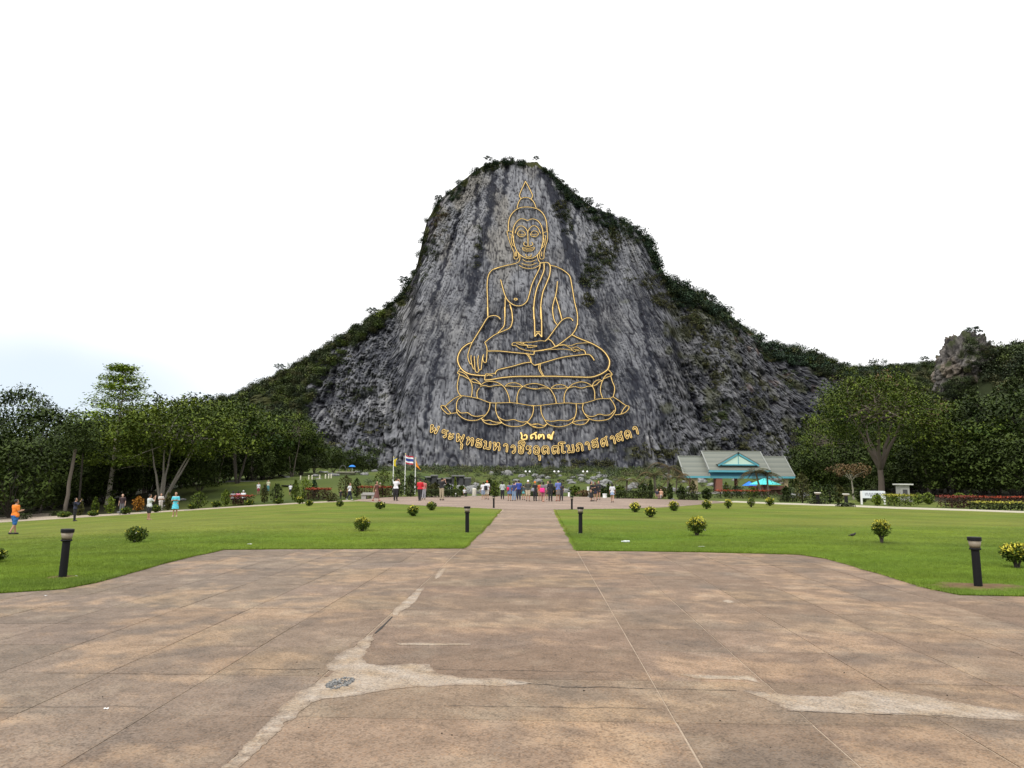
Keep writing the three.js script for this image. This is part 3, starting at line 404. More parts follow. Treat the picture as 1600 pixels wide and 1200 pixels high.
// ---------------------------------------------------------------- the line of writing and the year below it
const glyphs = {
  'พ': '.08,.9 .2,.95 .24,.84 .12,.76 .12,.9 .16,.6 .26,0 .5,.62 .74,0 .9,1', 'ร': '.16,.8 .3,.98 .55,.88 .85,.98|.24,.9 .22,.62 .5,.68 .74,.52 .76,.2 .68,.02 .5,.06', 'ะ': '.2,.85 .26,.62 .5,.62 .8,.88|.2,.38 .26,.14 .5,.14 .8,.42',
  'ุ': '.3,1 .55,1 .62,.7 .6,0', 'ท': '.08,.88 .22,.96 .24,.5 .24,0 .6,.78 .8,.96 .92,.78 .92,0', 'ธ': '.12,.78 .3,.98 .6,.86 .88,.98|.2,.62 .7,.64 .88,.4 .86,0 .24,0 .2,.32 .5,.34', 'ม': '.08,.94 .26,.96 .28,.3 .16,.16 .2,.02 .36,.1 .86,.04 .88,1',
  'ห': '.08,.92 .24,.96 .26,0 .56,.56 .84,.8 .72,.98 .56,.84 .78,.62 .92,.4 .92,0', 'า': '.2,.78 .42,1 .68,.92 .76,.7 .76,0', 'ว': '.2,.78 .42,1 .74,.88 .86,.5 .78,.1 .54,0 .5,.16', 'ช': '.1,.9 .26,.96 .3,.7 .24,.3 .3,.02 .74,.02 .8,.6 .66,.74 .92,1', 'ิ': '.1,.1 .24,.66 .6,.86 .92,.5 .94,0 .55,0',
  'อ': '.4,.42 .22,.44 .2,.16 .36,0 .7,0 .86,.3 .84,.74 .6,1 .34,.98 .16,.76', 'ต': '.5,.3 .44,.12 .26,.0 .12,.34 .16,.82 .36,1 .5,.86 .64,1 .84,.84 .88,0', 'ด': '.52,.4 .4,.2 .26,0 .12,.36 .18,.8 .46,1 .8,.86 .88,.5 .88,0', 'โ': '.98,1.36 .3,1.4 .2,1.2 .58,1.12 .58,.12 .72,0 .92,.06',
  'ภ': '.28,.04 .1,.08 .14,.24 .3,.24 .3,.5 .16,.74 .42,1 .76,.94 .9,.7 .9,0', 'ส': '.44,.14 .24,.08 .16,.4 .4,.56 .84,.5|.12,.8 .42,1 .78,.88 .88,.6 .88,0|.74,.94 1,1.2', 'ศ': '.5,.42 .4,.22 .26,0 .12,.36 .18,.8 .46,1 .8,.86 .88,.5 .88,0|.76,.94 1,1.22',
  '๒': '.02,1.1 .2,.6 .2,.06 .84,.06 .92,.54 .7,.74 .52,.5', '๕': '.46,.3 .3,.3 .2,.04 .1,.5 .28,.76 .76,.74 .86,.4 .84,0|.56,.78 .66,.98 .96,1.1', '๓': '.36,.36 .2,.3 .14,.04 .08,.5 .24,.76 .42,.66 .48,.36 .56,.68 .74,.76 .9,.5 .9,0', '๙': '.42,.3 .28,.22 .2,.4 .24,.72 .44,.74 .54,.4 .58,.04 .72,.04 .82,.6 1.1,1.2' };
// outline of a stroke of half-width h: the contour of the distance to its centre line
function contours(L, h, c) {
  let x0 = 1e9, y0 = 1e9, x1 = -1e9, y1 = -1e9; for (const P of L) for (const [x, y] of P) { x0 = Math.min(x0, x); x1 = Math.max(x1, x); y0 = Math.min(y0, y); y1 = Math.max(y1, y); }
  x0 -= h * 2; y0 -= h * 2; const nx = Math.ceil((x1 + h * 2 - x0) / c) + 1, ny = Math.ceil((y1 + h * 2 - y0) / c) + 1;
  const D = (x, y) => { let m = 1e9; for (const P of L) for (let i = 0; i + 1 < P.length; i++) { const ax = P[i][0], ay = P[i][1], bx = P[i + 1][0] - ax, by = P[i + 1][1] - ay, t = clamp(((x - ax) * bx + (y - ay) * by) / (bx * bx + by * by + 1e-9), 0, 1); m = Math.min(m, Math.hypot(x - ax - bx * t, y - ay - by * t)); } return m - h; };
  const v = []; for (let j = 0; j < ny; j++) for (let i = 0; i < nx; i++) v.push(D(x0 + i * c, y0 + j * c));
  const seg = new Map(), key = (e) => e, P = new Map();
  const ex = (i, j) => { const k = 'h' + i + '_' + j; if (!P.has(k)) { const a = v[j * nx + i], b = v[j * nx + i + 1]; P.set(k, [x0 + (i + a / (a - b)) * c, y0 + j * c]); } return k; }, ey = (i, j) => { const k = 'v' + i + '_' + j; if (!P.has(k)) { const a = v[j * nx + i], b = v[(j + 1) * nx + i]; P.set(k, [x0 + i * c, y0 + (j + a / (a - b)) * c]); } return k; };
  const link = (a, b) => { for (const [p, q] of [[a, b], [b, a]]) { if (!seg.has(p)) seg.set(p, []); seg.get(p).push(q); } };
  for (let j = 0; j + 1 < ny; j++) for (let i = 0; i + 1 < nx; i++) { const e = [], s = (a, b) => v[b * nx + a] < 0; if (s(i, j) !== s(i + 1, j)) e.push(ex(i, j)); if (s(i + 1, j) !== s(i + 1, j + 1)) e.push(ey(i + 1, j)); if (s(i, j + 1) !== s(i + 1, j + 1)) e.push(ex(i, j + 1)); if (s(i, j) !== s(i, j + 1)) e.push(ey(i, j)); for (let k = 0; k + 1 < e.length; k += 2) link(e[k], e[k + 1]); }
  const done = new Set(), out = [];
  for (const k of seg.keys()) { if (done.has(k)) continue; const R = []; let a = k; while (a && !done.has(a)) { done.add(a); R.push(P.get(a)); a = seg.get(a).find((q) => !done.has(q)); } if (R.length > 5) { R.push(R[0]); out.push(R); } }
  return out;
}
const inscription = thing('cliff_inscription', 'curved line of gold outlined lettering on the cliff below the lotus base', 'lettering', V(0, 0, 0));
const year = thing('cliff_numerals', 'four solid gold numerals on the cliff above the curved lettering', 'numerals', V(0, 0, 0));
{
  const dark = [], ydark = [];
  const glyph = (ch, f, cx, cy, w, h) => { const [ox, oy, k] = FR[f], X = ox + cx / k, Y = oy + cy / k, s = Math.atan((X - 833) / 540); return glyphs[ch].split('|').map((q) => smooth(pts(q).map(([x, y]) => [x, -y]).map(([x, y]) => { const a = ((x - 0.5) * w) / k, b = ((y + 0.5) * h) / k; return [X + a * Math.cos(s) + b * Math.sin(s), Y - a * Math.sin(s) + b * Math.cos(s)]; }), 0.6)); };
  const letter = (ch, f, cx, cy, w, h = 88) => { const L = glyph(ch, f, cx, cy, w, h); for (const Q of ch === 'ะ' ? L.map((P) => [P]) : [L]) part('letter', mergeP(contours(Q, 1.15, 0.42).map((R) => strip(R.filter((_, i) => i % 2 === 0 || i === R.length - 1), 0.125, 1.05, 0.08))), gold, inscription); for (const P of L) dark.push(strip(P, 0.72, 0.95, 0, true)); };
  for (const [ch, x, y, w, h] of [['พ', 148, 245, 112], ['ร', 275, 300, 84], ['ะ', 358, 335, 70], ['พ', 470, 355, 100], ['ุ', 487, 462, 40, 52], ['ท', 592, 395, 88], ['ธ', 705, 415, 80], ['ม', 808, 445, 92], ['ห', 925, 460, 92], ['า', 1040, 477, 70], ['ว', 1133, 495, 68], ['ช', 1232, 497, 76], ['ิ', 1238, 408, 78, 40], ['ร', 1328, 503, 70], ['อ', 1425, 505, 84], ['ุ', 1463, 604, 36, 50]]) letter(ch, 'L', x, y, w, h);
  for (const [ch, x, y, w, h] of [['ต', 338, 505, 92], ['ต', 462, 502, 92], ['โ', 540, 495, 92], ['ม', 650, 490, 88], ['ภ', 762, 470, 84], ['า', 865, 455, 66], ['ส', 955, 430, 80], ['ศ', 1070, 410, 84], ['า', 1180, 380, 66], ['ส', 1262, 348, 80], ['ด', 1368, 310, 80], ['า', 1465, 262, 66]]) letter(ch, 'M', x, y, w, h);
  part('groove', mergeP(dark), grooveMat, inscription);
  for (const [ch, x, w] of [['๒', 70, 86], ['๕', 190, 86], ['๓', 285, 82], ['๙', 395, 84]]) { const L = glyph(ch, 'M', x, 332, w, 78); part('numeral', mergeP(L.map((P) => strip(P, 0.36, 1.1, 0.14))), gold, year); for (const P of L) ydark.push(strip(P, 0.7, 0.95, 0, true)); }
  part('groove', mergeP(ydark), grooveMat, year);
}

// ---------------------------------------------------------------- foliage
const leafMat = VC({ side: THREE.DoubleSide, roughness: 0.72 });
const leafMat2 = new THREE.MeshStandardMaterial({ vertexColors: true, side: THREE.DoubleSide, roughness: 0.8 });
const barkMat = M([0.16, 0.135, 0.105], { roughness: 1 }), paleBark = M([0.32, 0.29, 0.23], { roughness: 1 }), darkBark = M([0.05, 0.042, 0.033], { roughness: 1 });
// leaves: pointed diamonds folded along the midrib; each call adds one
function leafSet() { return { p: [], c: [], i: [] }; }
function leaf(S, x, y, z, s, col, up = 0.35, wide = 0.5) {
  const a = rnd() * 6.2832, e = (rnd() - 0.5) * 3.0 * (1 - up), cx = Math.cos(a) * Math.cos(e), cy = Math.sin(e), cz = Math.sin(a) * Math.cos(e);
  let bx = -Math.sin(a), bz = Math.cos(a), by = rr(-0.6, 0.6) * (1 - up * 0.6); const bl = Math.hypot(bx, by, bz); bx /= bl; by /= bl; bz /= bl;
  const n = S.p.length / 3, w = s * wide, drop = s * 0.12;
  S.p.push(x - cx * s * 0.5, y - cy * s * 0.5, z - cz * s * 0.5, x + bx * w * 0.5, y + by * w * 0.5 - drop, z + bz * w * 0.5, x + cx * s * 0.5, y + cy * s * 0.5 - drop, z + cz * s * 0.5, x - bx * w * 0.5, y - by * w * 0.5 - drop, z - bz * w * 0.5);
  S.i.push(n, n + 1, n + 2, n, n + 2, n + 3); for (let k = 0; k < 4; k++) S.c.push(...col);
}
const leafGeo = (S) => geoFrom(S.p, S.i, S.c);
const vary = (a, b, t, j = 0.25) => { const k = 1 + rr(-j, j); return [0, 1, 2].map((i) => lerp(a[i], b[i], clamp(t, 0, 1)) * k); };
const GREENS = { deep: [[0.013, 0.024, 0.006], [0.045, 0.066, 0.012]], mid: [[0.024, 0.046, 0.006], [0.105, 0.138, 0.015]], light: [[0.075, 0.115, 0.012], [0.17, 0.22, 0.028]], blue: [[0.014, 0.036, 0.018], [0.034, 0.066, 0.028]], olive: [[0.04, 0.045, 0.014], [0.085, 0.085, 0.024]], brown: [[0.07, 0.045, 0.022], [0.13, 0.085, 0.035]] };
// a clump of leaves filling a flattened ball, thicker near its skin
function clump(S, c, r, ry, n, s, tone, mix, up) { for (let k = 0; k < n; k++) { const f = rnd() * 6.2832, y = rr(-0.8, 1), q = Math.sqrt(Math.max(0, 1 - y * y)), d = Math.pow(rnd(), 0.45) * (1 + 0.18 * rnd()); leaf(S, c.x + Math.cos(f) * q * r * d, c.y + y * ry * d, c.z + Math.sin(f) * q * r * d, s * rr(0.7, 1.35), vary(tone[0], tone[1], mix + rr(-0.25, 0.35)), up); } }
function bend(a, b, n, sag, jit) { const P = []; for (let i = 0; i <= n; i++) { const t = i / n, w = Math.sin(t * 3.1416); P.push(V(lerp(a.x, b.x, t) + w * rr(-jit, jit), lerp(a.y, b.y, t) + w * sag + w * rr(-jit, jit) * 0.5, lerp(a.z, b.z, t) + w * rr(-jit, jit))); } return P; }
const taper = (n, a, b) => Array.from({ length: n + 1 }, (_, i) => lerp(a, b, i / n));
// crown: an uneven dome of clumps on limbs. returns geometries
function treeGeo(o) {
  const { h, r, base, clumps = 40, per = 130, leafS = 0.34, tone = GREENS.mid, mix = 0.4, trunk = 0.28, stems = 1, lean = 0, tiers = 0, flat = 0.7, spread = 1, limbN = 12, cr = 0.24 } = o;
  const S = leafSet(), wood = [], tips = [], fork = h * (o.fork ?? base * 0.9), ends = [];
  for (let s = 0; s < stems; s++) {
    const f = (s / stems) * 6.2832 + 0.6, off = stems > 1 ? r * 0.35 * spread : 0, b = V(Math.cos(f) * trunk * 0.8 * (stems > 1 ? 1 : 0), -0.15, Math.sin(f) * trunk * 0.8 * (stems > 1 ? 1 : 0)), e = V(Math.cos(f) * off + lean, stems > 1 ? h * 0.62 : o.leader ? h * 0.95 : fork, Math.sin(f) * off * 0.7);
    if (o.forked) { b.set(0, h * 0.2, 0); if (!s) wood.push(limb(bend(V(0, -0.2, 0), V(0, h * 0.22, 0), 5, 0, 0.05), taper(5, trunk * 1.2, trunk * 0.85), 12)); } const P = bend(b, e, 7, 0, trunk * 0.35); wood.push(limb(P, taper(7, trunk * (stems > 1 ? 0.7 : 1) * 1.25, trunk * (stems > 1 ? 0.2 : o.leader ? 0.12 : 0.7)), 9)); ends.push(e, P[4]);
  }
  for (let k = 0; k < clumps; k++) {
    let c;
    if (tiers) { const t = (k % tiers) / (tiers - 1), f = k * 2.4 + rr(-0.3, 0.3), R = r * (o.profile ? o.profile(t) : 1 - 0.75 * t) * Math.sqrt(rr(0.12, 1)); c = V(Math.cos(f) * R + lean * 0.5, h * lerp(base, 0.985, clamp(t + rr(-0.032, 0.032), 0, 1)) - R * 0.08, Math.sin(f) * R); }
    else { const f = k * 2.39996, y = 1 - 2 * ((k + 0.5) / clumps) * 0.86, q = Math.sqrt(Math.max(0, 1 - y * y)), d = rr(0.55, 0.95) * (1 + 0.22 * n3(Math.cos(f) * q * 1.3 + h, y * 1.3, Math.sin(f) * q * 1.3 + r)); c = V(Math.cos(f) * q * r * d + lean, h * lerp(base, 1, 0.5 + 0.5 * y * d) - h * 0.02, Math.sin(f) * q * r * d); }
    const R = r * cr * rr(0.75, 1.3); clump(S, c, R, R * (tiers ? flat * 0.45 : flat), Math.round(per * rr(0.7, 1.3)), leafS, tone, mix + 0.2 * (c.y / h - 0.6) + 0.55 * n3(c.x * 0.5, c.y * 0.5, c.z * 0.5 + h), 0.35 + 0.3 * !!tiers); tips.push(c);
  }
  for (let k = 0; k < limbN; k++) { const e = tips[Math.floor((k * tips.length) / limbN)], s = tiers ? V(lean * (e.y / h) * 0.5, e.y - rr(0.3, 0.9), 0) : ends[(k * 2) % ends.length].clone(); wood.push(limb(bend(s, V(e.x, e.y - 0.2, e.z), 5, (tiers ? 0.1 : 0.12) * r * 0.5, r * 0.03), taper(5, trunk * (tiers ? 0.2 : 0.42), trunk * 0.08), 6)); }
  return { wood: mergeP(wood), leaves: leafGeo(S) };
}
function tree(o, label, p, yaw = 0, group, name = 'tree') { const g = treeGeo(o), t = thing(name, label, 'tree', p, yaw, group); part('trunk', g.wood, o.bark ?? barkMat, t); part('crown', g.leaves, leafMat, t); return t; }
function again(t, name, label, p, yaw, s, group) { const c = t.clone(); c.name = numbered(name); c.position.copy(p); c.rotation.y = yaw; c.scale.copy(Array.isArray(s) ? V(...s) : V(s, s, s)); c.userData = { ...t.userData, label }; if (group) c.userData.group = group; else delete c.userData.group; scene.add(c); return c; }

// scrub and wood on the mountain and the hills: masses that nobody could count
function mass(name, label, category, protos, list, mat) { // list: [position, scale, tint]
  protos.forEach((g, k) => { const L = list.filter((_, i) => i % protos.length === k); if (!L.length) return; const im = new THREE.InstancedMesh(g, mat, L.length), m = new THREE.Matrix4(), q = new THREE.Quaternion(), c = new THREE.Color(); L.forEach(([p, s, t], i) => { q.setFromAxisAngle(V(0, 1, 0), rnd() * 6.28); m.compose(p, q, V(s * rr(0.85, 1.2), s * rr(0.75, 1.15), s * rr(0.85, 1.2))); im.setMatrixAt(i, m); im.setColorAt(i, c.setRGB(...t)); }); im.name = numbered(name); im.userData = { kind: 'stuff', label, category }; im.castShadow = im.receiveShadow = true; scene.add(im); });
}
const white = [[0.55, 0.55, 0.55], [1, 1, 1]];
function puffGeo(n, leafS, knobs, squash = 0.8) { const S = leafSet(); for (let k = 0; k < knobs; k++) { const f = k * 2.4, y = knobs > 1 ? rr(-0.3, 0.75) : 0.2, R = 0.62 * rnd(); clump(S, V(Math.cos(f) * R, 0.4 + y * squash * 0.75, Math.sin(f) * R), rr(0.34, 0.5), rr(0.3, 0.42), Math.round(n / knobs), leafS, white, 0.5, 0.3); } return leafGeo(S); }
const scrubGeo = [puffGeo(150, 0.2, 5), puffGeo(150, 0.22, 6), puffGeo(130, 0.2, 4)], woodGeo = [puffGeo(420, 0.15, 10), puffGeo(420, 0.16, 12), puffGeo(380, 0.15, 9)];
const tone = (k) => { const t = rnd(), g = GREENS[k]; return vary(g[0], g[1], t, 0.2).map((v) => v * 1.25); };
{
  const L = [];
  for (let i = 1; i < 4000 && L.length < 900; i++) { const px = rr(640, 1340), X = onFace(px, 500).x; const y = crestY(X) - rr(-0.6, 5) * (px > 880 ? 2.6 : 0.9), d = faceD(X, y) - 0.8; if (rnd() > (px > 870 ? 0.95 : 0.55) || (px < 870 && n2(px * 0.045, 5) < -0.05)) continue; L.push([V(X, y - 1, -d), rr(1.3, 3.4) * (px > 1030 ? 1.6 : 1), tone(rnd() < 0.7 ? 'blue' : 'deep')]); }
  for (const [px, py, rx, ry, n, k] of [[930, 318, 34, 16, 60, 'blue'], [985, 362, 34, 22, 70, 'deep'], [948, 380, 22, 28, 60, 'olive'], [938, 405, 26, 26, 70, 'deep'], [925, 436, 18, 16, 50, 'deep'], [918, 470, 10, 10, 16, 'olive'], [876, 328, 12, 14, 24, 'olive'], [885, 350, 8, 22, 24, 'deep'], [1000, 335, 30, 16, 40, 'brown'], [1025, 400, 10, 22, 40, 'blue'], [1010, 440, 34, 12, 26, 'olive'], [1040, 470, 26, 12, 26, 'olive'], [1075, 465, 26, 16, 60, 'blue'], [1105, 490, 28, 20, 70, 'deep'], [1085, 505, 24, 22, 36, 'olive'], [1110, 545, 14, 30, 40, 'olive'], [1125, 590, 14, 34, 50, 'olive'], [1150, 520, 18, 18, 30, 'deep'], [1120, 640, 20, 30, 30, 'deep'], [1180, 620, 34, 30, 20, 'olive'], [1240, 600, 26, 20, 26, 'deep'], [1230, 556, 46, 10, 60, 'deep'], [1290, 575, 26, 14, 60, 'deep'], [748, 372, 6, 22, 16, 'deep'], [742, 410, 10, 14, 10, 'olive'], [690, 350, 14, 34, 20, 'brown'], [674, 390, 10, 30, 36, 'deep'], [655, 430, 14, 16, 40, 'deep'], [630, 460, 18, 14, 50, 'deep'], [600, 490, 22, 12, 50, 'deep'], [640, 530, 14, 6, 10, 'olive'], [1020, 705, 40, 12, 24, 'olive'], [900, 725, 70, 8, 30, 'olive'], [770, 262, 16, 6, 26, 'deep'], [705, 300, 16, 12, 30, 'blue'], [560, 640, 60, 40, 24, 'olive'], [540, 590, 50, 36, 40, 'deep'], [560, 700, 50, 14, 30, 'deep'], [1200, 690, 70, 16, 40, 'olive']])
    for (let i = 0; i < n * (px > 880 ? 1.7 : 1.1); i++) { const f = rnd() * 6.28, q = Math.sqrt(rnd()), p = onFace(px + Math.cos(f) * q * rx, py + Math.sin(f) * q * ry, -0.6); if (p.y < crestY(p.x) - 0.5) L.push([p.setY(p.y - 0.9), rr(1.2, 3.3), tone(rnd() < 0.75 ? k : 'olive')]); }
  mass('cliff_scrub', 'dark scrub clinging to the ledges and rim of the grey cliff', 'scrub', scrubGeo, L, leafMat2);
  const W = [], left = pts('100,755 150,688 230,668 330,632 400,603 440,582 500,549 560,510 600,490 590,515 560,535 530,560 500,600 478,640 485,690 540,722 590,738 590,752'), right = pts('1235,548 1280,557 1320,577 1380,575 1440,570 1480,566 1500,640 1480,720 1250,735 1240,690 1290,640 1310,600');
  for (let i = 0; i < 9000 && W.length < 1500; i++) { const px = rr(80, 620), py = rr(480, 755); if (inPoly(px, py, left)) { const p = onFace(px, py, 1.2); if (p.y < crestY(p.x)) W.push([p.setY(p.y - 1.2), rr(2.6, 5.2), tone(['deep', 'mid', 'deep', 'olive'][i % 4])]); } }
  for (let i = 0; i < 260; i++) { const px = rr(120, 640), X = onFace(px, 600).x, y = crestY(X), d = faceD(X, y); W.push([V(X, y - 2.6, -d + 1), rr(2.2, 4.4), tone(i % 3 ? 'deep' : 'blue')]); }
  for (let i = 0, n = 0; i < 9000 && n < 900; i++) { const px = rr(1230, 1500), py = rr(545, 735); if (inPoly(px, py, right)) { const p = onFace(px, py, 1.2); if (p.y < crestY(p.x)) { n++; W.push([p.setY(p.y - 1.2), rr(2.6, 5.2), tone(['deep', 'mid', 'deep', 'olive'][i % 4])]); } } }
  for (let i = 0; i < 150; i++) { const px = rr(1300, 1600), X = onFace(px, 620).x, y = crestY(X), d = faceD(X, y); W.push([V(X, y - 2.4, -d + 1), rr(2.4, 4.6), tone(i % 3 ? 'deep' : 'mid')]); }
  mass('hillside_wood', 'dark green wood covering the slopes beside the cliff', 'wood', woodGeo, W, leafMat2);
}
{ // the nearer hill on the right with its bare crag
  const D0 = 185, prof = pw([[94, 0], [103, 8], [109, 18], [113, 26], [117, 30], [124, 33], [131, 35.5], [145, 38], [160, 40], [220, 42], [300, 36]]), N = 130, pos = [], col = [], idx = [];
  const hh = (x, d) => Math.max(-3, prof((x + 1.5 * n2(d * 0.08, 3)) * D0 / Math.max(d, D0)) * ss(132, D0 + 4, d + 7 * n2(x * 0.04, 8)) * (1 - 0.5 * ss(D0 + 40, D0 + 130, d)) + H(x, d) * 0.4 + 1.6 * fbm(x * 0.08, d * 0.08, 3));
  for (let j = 0; j <= N; j++) for (let i = 0; i <= N; i++) { const t = i / N, x = 78 + 190 * t * t * 0.75 + 190 * 0.25 * t, d = 120 + j * 1.56, y = hh(x, d); pos.push(x, y, -d); col.push(0.02, 0.026, 0.01); }
  const w = N + 1; for (let j = 0; j < N; j++) for (let i = 0; i < N; i++) { const a = j * w + i; idx.push(a, a + 1, a + w, a + 1, a + w + 1, a + w); }
  struct('hill', geoFrom(pos, idx, col), VC({ roughness: 0.95 }));
  const g = mergeVertices(new THREE.IcosahedronGeometry(1, 60).deleteAttribute('normal').deleteAttribute('uv')), P = g.attributes.position, cc = new Float32Array(P.count * 3);
  for (let i = 0; i < P.count; i++) {
    const v = V().fromBufferAttribute(P, i), x = v.x * 7.2, y = v.y * 8.8, z = v.z * 7, step = Math.floor(y * 0.35 + 1.2 * n2(x * 0.2, z * 0.2));
    const e = 1 + 0.3 * fbm3(v.x * 1.4 + 4, v.y * 1.5, v.z * 1.4, 5) + 0.07 * n3(x * 0.4, step * 2.3, z * 0.4) - 0.1 * (1 - Math.min(1, Math.abs(n3(x * 0.35, y * 0.12, z * 0.35)) * 5)) + 0.05 * n3(x * 0.9, y * 0.7, z * 0.9) + 0.025 * n3(x * 2.2, y * 1.8, z * 2.2);
    const L = clamp(0.4 + 0.8 * fbm3(x * 0.18, y * 0.16, z * 0.18, 5) + 0.22 * n3(x * 0.9, y * 0.5, z * 0.9), 0, 1), b = ss(-0.2, 0.4, n3(x * 0.12 + 9, y * 0.1, z * 0.12)), up = ss(0.1, 0.6, n3(x * 0.25, y * 0.25, z * 0.25 + 40) + 0.5 * v.y - 0.25);
    P.setXYZ(i, x * e * (1 - 0.3 * Math.max(0, v.y)) + 1.4 * v.y, y * e, z * e);
    const rk = [lerp(0.03, 0.2, L), lerp(0.028, lerp(0.184, 0.165, b), L), lerp(0.028, lerp(0.168, 0.13, b), L)]; for (let k = 0; k < 3; k++) cc[i * 3 + k] = lerp(rk[k], [0.04, 0.05, 0.018][k], up * 0.8);
  }
  g.setAttribute('color', new THREE.BufferAttribute(cc, 3)); g.computeVertexNormals();
  const base = onRay(1508, 576, 186), crag = struct('crag', g, VC({ roughness: 0.95 })); crag.position.copy(base); crag.rotation.y = 0.5;
  const top = proj(V(base.x + 1.4, base.y + 10, base.z)); void top;
  const W = []; for (let i = 0; i < 20000 && W.length < 3600; i++) { const x = rr(84, 235), d = rr(128, 235), y = hh(x, d); if (y < 1) continue; const q = proj(V(x, y + 1, -d)); if (q[0] > 1474 && q[0] < 1546 - (600 - q[1]) * 0.25 && q[1] < 606 && d < 196 && rnd() > 0.1) continue; W.push([V(x, y - 0.9, -d), rr(2.0, 4.2), tone(['deep', 'deep', 'mid', 'olive'][i % 4])]); }
  for (let i = 0; i < 200; i++) { const u = rnd(), v = rnd(), q = onRay(lerp(1512, 1552, u), lerp(lerp(532, 545, u), 612, v), 181 + rr(-3, 4)); W.push([q, rr(0.8, 1.9), tone(i % 3 ? 'deep' : 'olive')]); } for (let i = 0; i < 40; i++) { const q = onRay(rr(1474, 1515), rr(596, 625), 179 + rr(-3, 3)); W.push([q, rr(1, 2.2), tone('deep')]); }
  mass('hill_wood', 'dark green wood covering the nearer hill on the right', 'wood', woodGeo, W, leafMat2);
}

// ---------------------------------------------------------------- trees round the park
const fit = (px, base, d) => standAt(px, d);   // a foot on the ground d metres ahead under pixel column px
const tall = (px, py, p) => hAt(px, py, p);     // height of the pixel (px, py) above foot p
{
  const p = fit(170, 0, 84), h = tall(184, 571, p);
  tree({ h, r: 5.0, base: 0.3, tiers: 11, clumps: 210, per: 60, leafS: 0.38, tone: [[0.09, 0.14, 0.016], [0.2, 0.27, 0.036]], mix: 0.85, trunk: 0.24, leader: true, limbN: 40, cr: 0.27, flat: 0.8, bark: paleBark, lean: 0.9, profile: (t) => (t < 0.3 ? 0.85 : 1.05) * (1 - 0.82 * Math.max(0, t - 0.3) / 0.7) }, 'tall light green tree with pale straight trunk and tiered open crown', p, 0.4);
}
{
  const p = fit(254, 0, 82), h = tall(300, 626, p);
  tree({ h, r: 7.2, base: 0.34, clumps: 72, per: 150, leafS: 0.4, tone: GREENS.mid, mix: 0.5, trunk: 0.19, stems: 5, spread: 1.1, limbN: 26, bark: M([0.2, 0.18, 0.15], { roughness: 1 }), lean: 1.2, flat: 0.6, cr: 0.26 }, 'broad tree with five slender spreading grey stems behind the left lawn', p, 0.2);
}
{
  const p = fit(1377, 0, 96), h = tall(1370, 577, p);
  const g = { h, r: 8.6, base: 0.28, clumps: 96, per: 150, leafS: 0.36, tone: GREENS.mid, mix: 0.42, trunk: 0.36, stems: 5, forked: true, spread: 1.5, limbN: 40, bark: M([0.13, 0.105, 0.082], { roughness: 1 }), flat: 0.62, cr: 0.24 };
  const t = tree(g, 'large spreading tree with forked grey trunk behind the white sign', p, 1.1);
  const S = leafSet(); for (let k = 0; k < 9; k++) { const f = k * 2.4, c = V(Math.cos(f) * 6 + 2, h * rr(0.55, 0.92), Math.sin(f) * 5 + 2); clump(S, c, 1.8, 1.2, 90, 0.36, GREENS.brown, 0.4, 0.35); }
  part('dry_leaves', leafGeo(S), leafMat, t, 'brown withered leaves');
}
